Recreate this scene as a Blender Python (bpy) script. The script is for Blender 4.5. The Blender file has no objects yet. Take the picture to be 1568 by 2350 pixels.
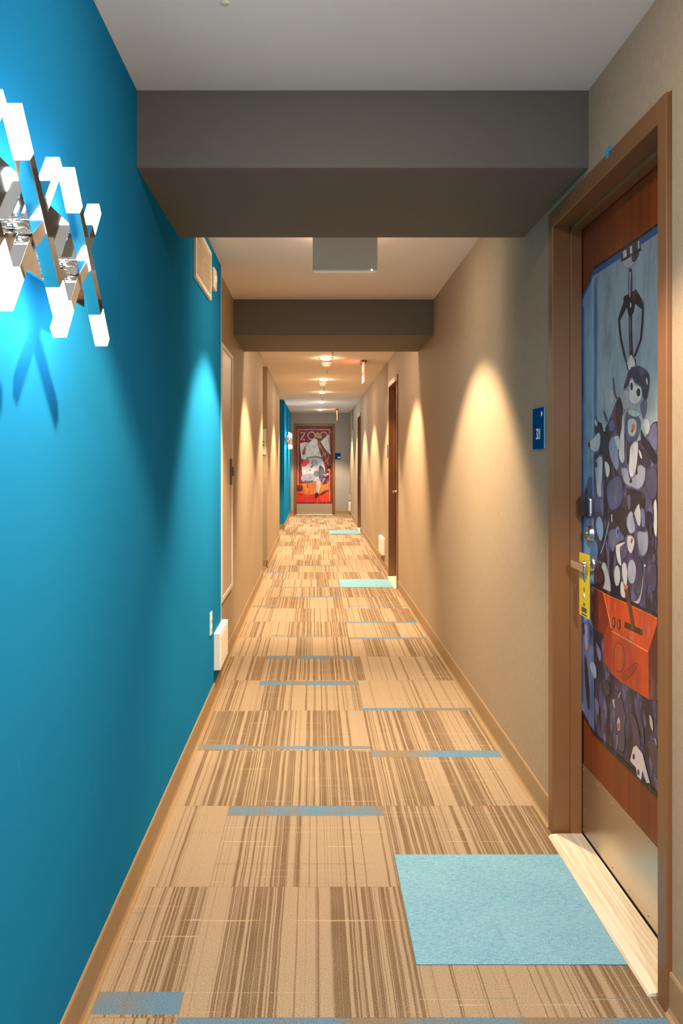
import bpy, bmesh, math, random
from mathutils import Vector, Matrix
random.seed(7)
PI = math.pi
SC = bpy.context.scene
COL = SC.collection

# ------------------------------------------------------------------ helpers
def lin(c):
    r = []
    for v in c[:3]:
        v = v/255.0
        r.append(v/12.92 if v <= .04045 else ((v+.055)/1.055)**2.4)
    return tuple(r)+(1.0,)

class MB:
    """collects simple solids into one mesh"""
    def __init__(s):
        s.bm = bmesh.new()
    def box(s, x0, x1, y0, y1, z0, z1, bev=0.0, seg=2, mi=0):
        b = bmesh.new()
        v = [b.verts.new((x, y, z)) for x in (x0, x1) for y in (y0, y1) for z in (z0, z1)]
        for f in ((0,1,3,2),(4,6,7,5),(0,4,5,1),(2,3,7,6),(0,2,6,4),(1,5,7,3)):
            b.faces.new([v[i] for i in f])
        bmesh.ops.recalc_face_normals(b, faces=b.faces)
        if bev > 0:
            bmesh.ops.bevel(b, geom=list(b.edges), offset=bev, segments=seg, profile=.5, affect='EDGES')
        s.take(b, mi); return s
    def take(s, b, mi=0, mat=None):
        if mat is not None:
            bmesh.ops.transform(b, matrix=mat, verts=b.verts)
        vm = {}
        for v in b.verts: vm[v] = s.bm.verts.new(v.co)
        for f in b.faces:
            try:
                nf = s.bm.faces.new([vm[v] for v in f.verts]); nf.material_index = mi; nf.smooth = f.smooth
            except ValueError: pass
        b.free()
    def prism(s, poly, axis, a0, a1, mi=0, bev=0):
        """poly of 2-D points extruded along axis ('x','y','z')"""
        def P(p, a):
            if axis == 'x': return (a, p[0], p[1])
            if axis == 'y': return (p[0], a, p[1])
            return (p[0], p[1], a)
        b = bmesh.new()
        A = [b.verts.new(P(p, a0)) for p in poly]; B = [b.verts.new(P(p, a1)) for p in poly]
        n = len(poly)
        b.faces.new(A); b.faces.new(B[::-1])
        for i in range(n): b.faces.new([A[i], A[(i+1) % n], B[(i+1) % n], B[i]])
        bmesh.ops.recalc_face_normals(b, faces=b.faces)
        if bev: bmesh.ops.bevel(b, geom=list(b.edges), offset=bev, segments=2, profile=.5, affect='EDGES')
        s.take(b, mi); return s
    def lathe(s, prof, mat, n=28, mi=0):
        """profile (r,h) turned about local z"""
        b = bmesh.new(); rows = []
        for r, h in prof:
            if r < 1e-6: rows.append([b.verts.new((0, 0, h))])
            else: rows.append([b.verts.new((r*math.cos(2*PI*i/n), r*math.sin(2*PI*i/n), h)) for i in range(n)])
        for a, c in zip(rows, rows[1:]):
            for i in range(n):
                j = (i+1) % n
                q = [a[i % len(a)], a[j % len(a)], c[j % len(c)], c[i % len(c)]]
                u = []
                for v in q:
                    if v not in u: u.append(v)
                if len(u) > 2:
                    f = b.faces.new(u); f.smooth = True
        bmesh.ops.recalc_face_normals(b, faces=b.faces)
        s.take(b, mi, mat); return s
    def bar(s, p, q, w, t, up, bev=0.0, mi=0):
        """rectangular bar from p to q, w across, t along 'up'"""
        p, q, up = Vector(p), Vector(q), Vector(up).normalized()
        d = (q-p); L = d.length; d.normalize(); side = d.cross(up).normalized(); up = side.cross(d).normalized()
        m = Matrix((side, up, d)).transposed().to_4x4(); m.translation = p
        t_ = MB(); t_.box(-w/2, w/2, -t/2, t/2, 0, L, bev)
        s.take(t_.bm, mi, m); return s
    def tube(s, pts, r, n=10, mi=0):
        pts = [Vector(p) for p in pts]
        b = bmesh.new(); rings = []
        for i, p in enumerate(pts):
            d = (pts[min(i+1, len(pts)-1)]-pts[max(i-1, 0)]).normalized()
            a = d.orthogonal().normalized() if i == 0 else (pa - d*pa.dot(d)).normalized()
            pa = a; c = d.cross(a)
            rings.append([b.verts.new(p+(a*math.cos(2*PI*k/n)+c*math.sin(2*PI*k/n))*r) for k in range(n)])
        for A, B in zip(rings, rings[1:]):
            for k in range(n):
                f = b.faces.new([A[k], A[(k+1) % n], B[(k+1) % n], B[k]]); f.smooth = True
        b.faces.new(rings[0][::-1]); b.faces.new(rings[-1])
        bmesh.ops.recalc_face_normals(b, faces=b.faces)
        s.take(b, mi); return s
    def obj(s, name, mats, parent=None, loc=None):
        me = bpy.data.meshes.new(name); s.bm.to_mesh(me); s.bm.free()
        for m in (mats if isinstance(mats, (list, tuple)) else [mats]): me.materials.append(m)
        o = bpy.data.objects.new(name, me); COL.objects.link(o)
        if parent: o.parent = parent
        if loc: o.location = loc
        return o

def tag(o, label=None, cat=None, group=None, kind=None):
    if label: o['label'] = label
    if cat: o['category'] = cat
    if group: o['group'] = group
    if kind: o['kind'] = kind
    return o
def thing(name, loc, label, cat, group=None, rz=0, kind=None):
    o = bpy.data.objects.new(name, None); COL.objects.link(o)
    o.location = loc; o.rotation_euler = (0, 0, rz); o.empty_display_size = .1
    return tag(o, label, cat, group, kind)
def copy_tree(o, parent=None):
    c = o.copy(); COL.objects.link(c)
    if parent: c.parent = parent
    for ch in list(o.children): copy_tree(ch, c)
    return c
RX = lambda a: Matrix.Rotation(a, 4, 'X')
RY = lambda a: Matrix.Rotation(a, 4, 'Y')
RZ = lambda a: Matrix.Rotation(a, 4, 'Z')
T = lambda x, y, z: Matrix.Translation((x, y, z))

# ------------------------------------------------------------------ materials
class NT:
    def __init__(s, name):
        s.m = bpy.data.materials.new(name); s.m.use_nodes = True
        s.t = s.m.node_tree; s.t.nodes.clear()
        s.out = s.n('ShaderNodeOutputMaterial')
    def n(s, typ, **kw):
        d = s.t.nodes.new(typ)
        for k, v in kw.items(): setattr(d, k, v)
        return d
    def l(s, a, b): s.t.links.new(a, b)
    def val(s, sock, v):
        if hasattr(v, 'is_output'): s.l(v, sock)
        else: sock.default_value = v
    def math(s, op, a, b=None, c=None, clamp=False):
        d = s.n('ShaderNodeMath', operation=op); d.use_clamp = clamp
        for i, v in enumerate((a, b, c)):
            if v is not None: s.val(d.inputs[i], v)
        return d.outputs[0]
    def step(s, x, lo, hi):
        d = s.n('ShaderNodeMapRange', interpolation_type='SMOOTHSTEP')
        s.val(d.inputs['Value'], x); s.val(d.inputs['From Min'], lo); s.val(d.inputs['From Max'], hi)
        return d.outputs[0]
    def mix(s, f, a, b, mode='MIX'):
        d = s.n('ShaderNodeMix', data_type='RGBA', blend_type=mode)
        s.val(d.inputs[0], f); s.val(d.inputs[6], a); s.val(d.inputs[7], b)
        return d.outputs[2]
    def noise(s, vec=None, scale=5, detail=2, rough=.5, dim='3D', w=None):
        d = s.n('ShaderNodeTexNoise', noise_dimensions=dim)
        d.inputs['Scale'].default_value = scale; d.inputs['Detail'].default_value = detail; d.inputs['Roughness'].default_value = rough
        if vec is not None: s.l(vec, d.inputs['Vector'])
        if w is not None: s.val(d.inputs['W'], w)
        return d.outputs['Fac']
    def coord(s): return s.n('ShaderNodeTexCoord').outputs['Object']
    def scaled(s, v, sc):
        d = s.n('ShaderNodeMapping'); d.inputs['Scale'].default_value = sc; s.l(v, d.inputs['Vector']); return d.outputs[0]
    def bsdf(s, color, rough=.5, metal=0.0, spec=.5, bump=None, bs=.2, bd=.002, emit=None, es=0, coat=0, trans=0):
        b = s.n('ShaderNodeBsdfPrincipled')
        s.val(b.inputs['Base Color'], color); s.val(b.inputs['Roughness'], rough)
        b.inputs['Metallic'].default_value = metal; b.inputs['Specular IOR Level'].default_value = spec
        b.inputs['Coat Weight'].default_value = coat; b.inputs['Transmission Weight'].default_value = trans
        if emit is not None:
            b.inputs['Emission Color'].default_value = emit; b.inputs['Emission Strength'].default_value = es
        if bump is not None:
            k = s.n('ShaderNodeBump'); k.inputs['Strength'].default_value = bs; k.inputs['Distance'].default_value = bd
            s.l(bump, k.inputs['Height']); s.l(k.outputs[0], b.inputs['Normal'])
        s.l(b.outputs[0], s.out.inputs[0]); return s.m

def plain(name, rgb, rough=.5, metal=0., spec=.5, var=.06, scale=30, bs=.05, **kw):
    t = NT(name); c = t.coord(); n = t.noise(c, scale, 3)
    col = t.mix(n, tuple(x*(1-var) for x in rgb)+(1,), tuple(min(1, x*(1+var)) for x in rgb)+(1,))
    return t.bsdf(col, rough, metal, spec, bump=n, bs=bs, bd=.001, **kw)
def emissive(name, rgb, strength):
    t = NT(name); c = t.coord(); n = t.noise(c, 4, 1)
    e = t.n('ShaderNodeEmission'); t.l(t.mix(n, tuple(rgb)+(1,), tuple(x*.97 for x in rgb)+(1,)), e.inputs[0]); e.inputs[1].default_value = strength
    t.l(e.outputs[0], t.out.inputs[0]); return t.m

def wallpaper(name, rgb):
    t = NT(name); c = t.coord()
    a = t.noise(t.scaled(c, (420, 420, 24)), 1, 3, .7)
    b = t.noise(t.scaled(c, (160, 160, 420)), 1, 2, .6)
    big = t.noise(c, 1.3, 2)
    w = t.math('ADD', t.math('MULTIPLY', a, .6), t.math('MULTIPLY', b, .4))
    col = t.mix(t.step(w, .3, .7), tuple(x*.74 for x in rgb)+(1,), tuple(x*1.18 for x in rgb)+(1,))
    col = t.mix(t.math('MULTIPLY', big, .12), col, tuple(x*.8 for x in rgb)+(1,))
    return t.bsdf(col, .62, spec=.35, bump=w, bs=.35, bd=.0012)
def paint(name, rgb, rough, spec=.4, stip=260, bs=.12, scuff=0):
    t = NT(name); c = t.coord()
    a = t.noise(c, stip, 2, .6); b = t.noise(c, 2.0, 3)
    col = t.mix(b, tuple(x*.95 for x in rgb)+(1,), tuple(min(1, x*1.05) for x in rgb)+(1,))
    if scuff:
        s1 = t.noise(t.scaled(c, (22, 14, 3.2)), 1, 4, .7)
        s2 = t.noise(t.scaled(c, (1.2, 1.2, .8)), 1, 2)
        f = t.math('MULTIPLY', t.step(s1, .64, .74), t.step(s2, .5, .62))
        col = t.mix(t.math('MULTIPLY', f, scuff), col, (.10, .28, .36, 1))
    return t.bsdf(col, rough, spec=spec, bump=a, bs=bs, bd=.0008)
def brushed(name, rgb, rough=.3, dirs=(3, 400, 400)):
    t = NT(name); c = t.coord(); n = t.noise(t.scaled(c, dirs), 1, 3, .6); b = t.noise(c, 4, 2)
    col = t.mix(n, tuple(x*.9 for x in rgb)+(1,), tuple(min(1, x*1.08) for x in rgb)+(1,))
    r = t.math('ADD', t.math('MULTIPLY', n, .12), t.math('MULTIPLY_ADD', b, .1, rough-.11))
    return t.bsdf(col, r, 1.0, bump=n, bs=.06, bd=.0004)
def grain(name, a, b, dirs, rough=.5):
    t = NT(name); c = t.coord(); n = t.noise(t.scaled(c, dirs), 1, 5, .62)
    return t.bsdf(t.mix(t.step(n, .3, .72), a+(1,), b+(1,)), rough, spec=.4, bump=n, bs=.1, bd=.001)

M = {}
M['tan'] = wallpaper('taupe_woven_wallpaper', (.39, .295, .205))
M['grey'] = wallpaper('grey_woven_wallpaper', (.36, .345, .335))
M['teal'] = paint('teal_wall_paint', (.014, .215, .48), .5, .0, 300, .14, scuff=.30)
M['ceil'] = paint('ceiling_paint', (.84, .80, .75), .85, .2, 180, .08)
M['beam'] = paint('beam_paint', (.132, .122, .107), .7, .3, 220, .1)
M['base'] = plain('rubber_cove_base', (.34, .225, .12), .5, spec=.4)
M['frame'] = plain('brown_painted_steel', (.21, .092, .034), .38, spec=.5, var=.03, scale=8, bs=.03)
M['bead'] = plain('pale_corner_bead', (.6, .55, .5), .5)
M['chrome'] = brushed('polished_chrome', (.86, .85, .84), .12, (20, 20, 20))
M['mirror'] = plain('mirror_chrome', (.9, .89, .88), .05, 1.0, var=.02, bs=.005)
M['steel'] = brushed('brushed_kick_plate', (.62, .55, .46), .34, (400, 3, 400))
M['satin'] = plain('satin_nickel', (.70, .68, .64), .24, 1.0, var=.02, bs=.01)
M['black'] = plain('black_plastic', (.012, .012, .013), .25)
M['white'] = plain('white_plastic', (.86, .84, .80), .45, var=.02)
M['cream'] = plain('cream_plastic', (.80, .73, .62), .5, var=.02)
M['greysteel'] = plain('grey_sign_housing', (.68, .64, .59), .6, var=.04)
M['tube'] = emissive('lit_acrylic', (.88, .95, 1.0), 20.0)
M['lens'] = emissive('downlight_lens', (1.0, .82, .56), 180.0)
M['red'] = emissive('red_sign_light', (1.0, .07, .03), 9.0)
M['red2'] = emissive('dim_red_sign_face', (1.0, .07, .03), 1.5)
M['led'] = emissive('indicator_led', (1.0, .55, .45), 4.0)
M['blue_sign'] = plain('blue_sign_acrylic', (.002, .075, .25), .4, spec=.0)
M['signedge'] = plain('sign_edge', (.16, .26, .36), .4)
M['signwhite'] = plain('white_sign_lettering', (.80, .84, .88), .5)
M['yellow'] = plain('yellow_card', (.85, .60, .015), .45, var=.03)
M['ink'] = plain('dark_ink', (.06, .05, .03), .6)
M['thresh'] = grain('threshold_wood', (.58, .48, .36), (.84, .75, .62), (2.5, 120, 60), .42)
M['leafwood'] = grain('dark_door_wood', (.10, .035, .012), (.20, .075, .028), (60, 60, 2), .4)
M['panelpaint'] = plain('tan_panel_paint', (.45, .33, .25), .4, var=.02)
M['mat'] = None
M['tape'] = plain('blue_tape', (.03, .30, .55), .6)

def print_mat(name):
    """printed graphic: colours of the printed shapes plus a loose brush texture"""
    t = NT(name); a = t.n('ShaderNodeAttribute', attribute_name='print_colour'); c = t.coord()
    n = t.noise(t.scaled(c, (17, 17, 7)), 1, 5, .62)
    col = t.mix(t.math('MULTIPLY', t.step(n, .38, .74), .45), a.outputs['Color'], (.03, .03, .06, 1))
    n2 = t.noise(t.scaled(c, (22, 22, 9)), 1.3, 4, .6)
    col = t.mix(t.math('MULTIPLY', t.step(n2, .52, .78), .13), col, (.85, .85, .9, 1))
    m = t.bsdf(col, .38, spec=.4)
    p = [n_ for n_ in t.t.nodes if n_.type == 'BSDF_PRINCIPLED'][0]
    t.l(a.outputs['Alpha'], p.inputs['Alpha'])
    return m
M['print'] = print_mat('printed_graphic')
def pile_mat():
    t = NT('printed_toy_pile'); c = t.coord()
    n = t.noise(t.scaled(c, (9, 9, 4)), 1, 4, .62); n2 = t.noise(t.scaled(c, (16, 16, 6)), 1.7, 4, .6)
    col = t.mix(t.step(n, .38, .62), lin((38, 32, 44)), lin((78, 76, 114)))
    col = t.mix(t.step(n2, .52, .66), col, lin((110, 104, 144)))
    col = t.mix(t.step(n2, .46, .34), col, lin((44, 32, 34)))
    return t.bsdf(col, .38, spec=.4)
M['pile'] = pile_mat()
M['woodprint'] = grain('printed_orange_wood', (.155, .026, .003), (.26, .046, .005), (30, 30, 1.2), .38)

def mat_carpet():
    t = NT('blue_mat_weave'); c = t.coord()
    a = t.noise(t.scaled(c, (60, 700, 60)), 1, 2); b = t.noise(t.scaled(c, (800, 90, 60)), 1, 2); big = t.noise(c, 5, 3)
    f = t.math('ADD', t.math('MULTIPLY', a, .55), t.math('MULTIPLY', b, .45))
    col = t.mix(t.step(f, .36, .62), (.105, .27, .41, 1), (.235, .46, .62, 1))
    col = t.mix(t.math('MULTIPLY', t.step(big, .35, .7), .25), col, (.28, .46, .58, 1))
    spk = t.noise(c, 130, 2, .5); col = t.mix(t.math('MULTIPLY', t.step(spk, .72, .78), .5), col, (.04, .09, .11, 1))
    return t.bsdf(col, .95, spec=.1, bump=f, bs=.5, bd=.002)
M['mat'] = mat_carpet()

def s_n(t, xx): return t.noise(None, 9, 1, .5, '1D', xx)
def carpet():
    t = NT('striped_carpet_tiles'); c = t.coord()
    sx = t.n('ShaderNodeSeparateXYZ'); t.l(c, sx.inputs[0]); x, y = sx.outputs[0], sx.outputs[1]
    at = lambda nm: t.n('ShaderNodeAttribute', attribute_name=nm).outputs['Fac']
    seed, dens, b0, b1, tv = at('seed'), at('density'), at('bar_start'), at('bar_end'), None
    uv = t.n('ShaderNodeUVMap', uv_map='tile'); su = t.n('ShaderNodeSeparateXYZ'); t.l(uv.outputs[0], su.inputs[0])
    tu, tv = su.outputs[0], su.outputs[1]
    wob = t.math('MULTIPLY', t.math('SUBTRACT', t.noise(t.scaled(c, (30, 5, 1)), 1, 2), .5), .006)
    xx = t.math('ADD', t.math('ADD', x, wob), t.math('MULTIPLY', seed, 37.0))
    zw = t.n('ShaderNodeTexWhiteNoise', noise_dimensions='1D'); t.l(t.math('FLOOR', t.math('ADD', t.math('MULTIPLY', xx, 7.3), t.math('MULTIPLY', s_n(t, xx), 1.4))), zw.inputs['W'])
    zone = t.math('ADD', t.math('MULTIPLY', zw.outputs['Value'], .6), t.math('MULTIPLY', t.noise(None, 6.5, 1, .5, '1D', xx), .4))
    s1 = t.noise(None, 46, 3, .76, '1D', xx)
    s2 = t.noise(None, 150, 1, .5, '1D', t.math('ADD', xx, 11.3))
    d = t.math('ADD', t.math('MULTIPLY', t.step(zone, .22, .72), .62), t.math('MULTIPLY', dens, .42))
    th = t.math('MULTIPLY_ADD', d, .30, .372)
    f1 = t.step(s1, t.math('ADD', th, .05), t.math('SUBTRACT', th, .05))
    f2 = t.math('MULTIPLY', t.step(s2, .56, .66), t.math('MULTIPLY', f1, .45))
    dark = t.math('SUBTRACT', f1, f2, clamp=True)
    fad = t.noise(t.scaled(c, (14, 5, 1)), 1, 3)
    dark = t.math('MULTIPLY', dark, t.math('MULTIPLY_ADD', fad, .5, .66), clamp=True)
    col = t.mix(dark, (.405, .312, .225, 1), (.120, .070, .036, 1))
    # cross yarns
    yy = t.math('ADD', y, t.math('MULTIPLY', seed, 53.0))
    k1 = t.noise(None, 85, 1, .5, '1D', yy); pm = t.noise(t.scaled(c, (5, 60, 1)), 1, 1)
    col = t.mix(t.math('MULTIPLY', t.math('MULTIPLY', t.step(k1, .70, .76), t.step(pm, .5, .62)), .7), col, (.66, .50, .33, 1))
    k2 = t.noise(None, 52, 1, .5, '1D', t.math('ADD', yy, 5.7)); pm2 = t.noise(t.scaled(c, (3, 40, 1)), 1, 1)
    col = t.mix(t.math('MULTIPLY', t.math('MULTIPLY', t.step(k2, .76, .80), t.step(pm2, .48, .6)), .75), col, (.10, .20, .22, 1))
    # blue bands
    inb = t.math('MULTIPLY', t.math('GREATER_THAN', tv, b0), t.math('LESS_THAN', tv, b1))
    hue = t.noise(t.scaled(c, (4.5, 2, 1)), 1, 2); st = t.noise(t.scaled(c, (8, 260, 1)), 1, 2)
    hm = t.step(t.math('ADD', hue, t.math('MULTIPLY', t.math('SUBTRACT', st, .5), .75)), .38, .58)
    bcol = t.mix(hm, (.20, .165, .125, 1), (.03, .24, .46, 1))
    col = t.mix(t.math('MULTIPLY', inb, .95), col, bcol)
    # yarn tufts
    tuft = t.noise(c, 300, 3, .75); tf2 = t.noise(c, 160, 2, .6)
    col = t.mix(t.step(tuft, .30, .72), t.mix(.50, col, (.10, .05, .02, 1)), t.mix(.16, col, (.8, .66, .48, 1)))
    # joints
    e = t.math('MINIMUM', t.math('MINIMUM', tu, t.math('SUBTRACT', 1.0, tu)), t.math('MINIMUM', tv, t.math('SUBTRACT', 1.0, tv)))
    col = t.mix(t.math('MULTIPLY', t.step(e, .006, .0), .35), col, (.16, .09, .05, 1))
    h = t.math('ADD', t.math('MULTIPLY', tuft, .7), t.math('MULTIPLY', tf2, .3))
    return t.bsdf(col, 1.0, spec=.05, bump=h, bs=.7, bd=.003)
M['carpet'] = carpet()

# ------------------------------------------------------------------ the corridor
XL, XT, XR, ZC, YB, YF = -.543, -.570, .838, 2.43, -3.2, 19.76
DOORS = [2.432, 8.78, 15.40]           # middles of the three doors in the right wall
TX, TY, X0, Y0 = .572, .592, -.319, 1.93

# floor: one mesh of carpet tiles, stripes by tile
BARS = {(0,-1):(.86,1), (-1,0):(.02,.16), (0,1):(.85,1), (-1,3):(.03,.13), (0,3):(.03,.10), (1,2):(.86,1), (1,4):(0,.08),
        (0,4):(.82,.97), (0,5):(.88,1), (1,6):(.9,1), (0,7):(.06,.12), (1,7):(.9,1), (-1,9):(.12,.26), (0,10):(0,.08), (0,11):(0,.1),
        (-1,12):(.88,1), (0,13):(.9,1), (1,9):(.18,.23), (0,14):(.0,.06), (-1,17):(.85,1), (1,15):(.0,.08), (0,-2):(.9,1), (1,-2):(.85,1),
        (1,-1):(.93,1), (0,6):(.0,.03)}
DENS = {(-1,0):2.0, (0,0):.42, (1,0):.75, (1,-1):.35, (-1,1):.40, (0,1):.45, (1,1):.40, (-1,2):.25, (0,2):.45, (1,2):.35, (-1,3):.7, (0,3):.55,
        (1,3):.65, (0,4):.75, (-1,4):.8, (1,4):1.1, (1,5):1.6, (0,5):.8, (-1,5):.6, (0,-1):.35, (-1,-1):.4, (-1,6):.1, (1,6):.7, (0,6):.6}
bm = bmesh.new(); uvl = bm.loops.layers.uv.new('tile')
vals = []
def cut(a, b, lo, hi): return max(a, lo), min(b, hi)
for k in range(-9, 31):
    for c in range(-3, 3):
        xa, xb = cut(X0+c*TX, X0+(c+1)*TX, -1.9, 1.0); ya, yb = cut(Y0+k*TY, Y0+(k+1)*TY, -3.3, 19.9)
        if xb-xa < .002 or yb-ya < .002: continue
        f = bm.faces.new([bm.verts.new((x, y, 0)) for x, y in ((xa, ya), (xb, ya), (xb, yb), (xa, yb))])
        for l in f.loops:
            l[uvl].uv = ((l.vert.co.x-X0-c*TX)/TX, (l.vert.co.y-Y0-k*TY)/TY)
        d = DENS.get((c, k), random.choice((.05, .2, .35, .5, .6, .75, .95)))
        b = BARS.get((c, k), (2, 3))
        if b[0] == 2 and k > 14 and random.random() < .12: b = (.93, 1)
        vals.append((random.random(), d, b[0], b[1]))
bmesh.ops.remove_doubles(bm, verts=bm.verts, dist=1e-5)
me = bpy.data.meshes.new('floor'); bm.to_mesh(me); bm.free(); me.materials.append(M['carpet'])
for i, nm in enumerate(('seed', 'density', 'bar_start', 'bar_end')):
    a = me.attributes.new(nm, 'FLOAT', 'FACE'); a.data.foreach_set('value', [v[i] for v in vals])
floor = bpy.data.objects.new('floor', me); COL.objects.link(floor)
tag(floor, 'striped tan and brown carpet tile floor with thin blue bands', 'floor', kind='structure')

def st(name, mb, m, label, cat='wall'):
    return tag(mb.obj(name, m), label, cat, kind='structure')
st('ceiling', MB().box(-1.9, 1.0, -3.3, 19.9, ZC, ZC+.08), M['ceil'], 'pale plain ceiling of the corridor', 'ceiling')
st('wall_left', MB().box(-1.9, XL, YB, 4.80, 0, ZC), M['teal'], 'bright teal painted wall nearest on the left, holding the large wall lamp')
st('wall_left', MB().box(-1.9, XT, 4.80, 9.10, 0, ZC), M['tan'], 'tan papered left wall just beyond the near teal wall')
st('wall_left', MB().box(-1.9, XT, 10.0, 13.5, 0, ZC), M['tan'], 'tan papered left wall between the two recesses')
st('wall_left', MB().box(-1.9, XT, 15.49, YF, 0, ZC), M['teal'], 'dark teal left wall at the far end by the picture door')
st('wall_recess', MB().box(-1.9, -1.8, 9.10, 10.0, 0, ZC), M['tan'], 'hidden back wall of the nearer left recess')
st('wall_recess', MB().box(-1.9, -1.8, 13.5, 15.49, 0, ZC), M['teal'], 'hidden back wall of the farther left recess')
HW = .492
wr = MB(); e0 = YB
for yc in DOORS:
    wr.box(XR, 1.0, e0, yc-HW, 0, ZC); wr.box(XR, 1.0, yc-HW, yc+HW, 2.168, ZC); e0 = yc+HW
wr.box(XR, 1.0, e0, YF, 0, ZC)
st('wall_right', wr, M['tan'], 'long tan papered wall with door openings along the right')
wf = MB(); wf.box(-1.9, -HW, YF, YF+.14, 0, ZC); wf.box(HW, 1.0, YF, YF+.14, 0, ZC); wf.box(-HW, HW, YF, YF+.14, 2.168, ZC)
st('wall_far', wf, M['grey'], 'grey taupe end wall around the picture door')
st('wall_back', MB().box(XL, XR, YB-.1, YB, 0, ZC), M['tan'], 'wall closing the corridor behind the camera')
st('trim_1', MB().box(XL, XR, 2.53, 3.32, 2.193, ZC), M['beam'], 'large dark grey ceiling beam nearest the camera', 'beam')
st('trim_2', MB().box(XT, XR, 5.82, 6.70, 2.178, ZC), M['beam'], 'second brown ceiling beam farther down the corridor', 'beam')
st('trim_3', MB().box(-.571, -.5405, 4.80, 4.806, .1, ZC, .001), M['bead'], 'thin pale corner strip where teal wall meets tan wall', 'trim')

# rubber cove base, profile (out from wall, height)
PROF = [(0, 0), (.017, 0), (.017, .002), (.010, .008), (.0065, .018), (.006, .094), (.004, .1), (0, .1)]
def skirting(name, runs, label):
    m = MB()
    for ax, w, sgn, a0, a1 in runs:       # ax 'y': wall plane x=w, runs in y ; ax 'x': wall plane y=w
        m.prism([(w+sgn*p[0], p[1]) for p in PROF], ax, a0, a1)
    return st(name, m, M['base'], label, 'baseboard')
skirting('baseboard_left', [('y', XL, 1, YB, 4.80)], 'brown rubber baseboard under the near teal wall')
skirting('baseboard_left', [('y', XT, 1, 4.806, 9.10), ('y', XT, 1, 9.983, 13.5)], 'brown rubber baseboard under the tan left walls')
skirting('baseboard_left', [('y', XT, 1, 15.473, YF-.017)], 'brown baseboard under the far teal wall')
def skirt_x(name, y, x0, x1, label):
    m = MB()
    b = MB().prism([(-p[0], p[1]) for p in PROF], 'y', 0, x1-x0)
    m.take(b.bm, 0, T(x1, y, 0) @ RZ(PI/2))
    return st(name, m, M['base'], label, 'baseboard')
def skirt_face(y, x0, x1):
    m = MB()
    # profile in (y,z), extruded along x
    m.prism([(y-p[0], p[1]) for p in PROF], 'x', x0, x1)
    return m
st('baseboard_recess', skirt_face(10.0, -1.8, XT), M['base'], 'brown baseboard end in the nearer left recess', 'baseboard')
st('baseboard_recess', skirt_face(15.49, -1.8, XT), M['base'], 'dark baseboard end in the farther left recess', 'baseboard')
r = []; e0 = YB
for yc in DOORS:
    r.append(('y', XR, -1, e0, yc-.49)); e0 = yc+.49
r.append(('y', XR, -1, e0, YF-.017))
skirting('baseboard_right', r, 'brown rubber baseboard along the right wall')
mf = skirt_face(YF, XT, -.49); mg = skirt_face(YF, .49, XR); mf.take(mg.bm)
st('baseboard_far', mf, M['base'], 'brown baseboard on the end wall either side of the picture door', 'baseboard')

# ------------------------------------------------------------------ doors
def printed(name, shapes, parent, conv, rects):
    """flat printed graphic: level, colour, outline in the leaf plane"""
    bm = bmesh.new(); cl = bm.loops.layers.float_color.new('print_colour'); idx = 0
    for lv, colr, pts in rects+shapes:
        y = -(.0003+lv*.00022+idx*.000006); idx += 1
        soft = not isinstance(colr, (str, list)) and 3 <= lv < 9 and len(pts) >= 20
        if soft:                                   # brushed-on shapes: ink thins out towards the rim
            vs = [bm.verts.new(conv(p, y)) for p in pts]; f = bm.faces.new(vs); f.normal_update()
            if f.normal.y > 0: f.normal_flip()
            th = min(.010, .34*f.calc_area()/f.calc_perimeter())
            core = lin(colr); rimc = lin(tuple(c_*.72+d_*.28 for c_, d_ in zip(colr, (58, 54, 86) if colr[2] >= colr[0]*.75 else (70, 26, 14))))
            outer = set(f.verts)
            r_ = bmesh.ops.inset_individual(bm, faces=[f], thickness=th, use_even_offset=False)
            for ff in [f]+r_['faces']:
                for l in ff.loops: l[cl] = (rimc[0], rimc[1], rimc[2], .0) if l.vert in outer else core
            continue
        vs = [bm.verts.new(conv(p, y)) for p in pts]
        f = bm.faces.new(vs); f.normal_update()
        if f.normal.y > 0: f.normal_flip()
        if colr == 'pile': f.material_index = 1
        elif colr == 'wood': f.material_index = 2
        else:
            for l in f.loops:
                if isinstance(colr, list):         # printed sky: two colours blended from top to bottom
                    z = l.vert.co.z; k = max(0, min(1, (z-1.35)/.58)); a, b = lin(colr[0]), lin(colr[1])
                    l[cl] = tuple(a[i]*k+b[i]*(1-k) for i in range(4))
                else: l[cl] = lin(colr)
    # thin backing so the print has body
    bmesh.ops.triangulate(bm, faces=[f for f in bm.faces if len(f.verts) > 4])
    me = bpy.data.meshes.new(name); bm.to_mesh(me); bm.free()
    for m in (M['print'], M['pile'], M['woodprint']): me.materials.append(m)
    o = bpy.data.objects.new(name, me); COL.objects.link(o); o.parent = parent; return o

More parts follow.
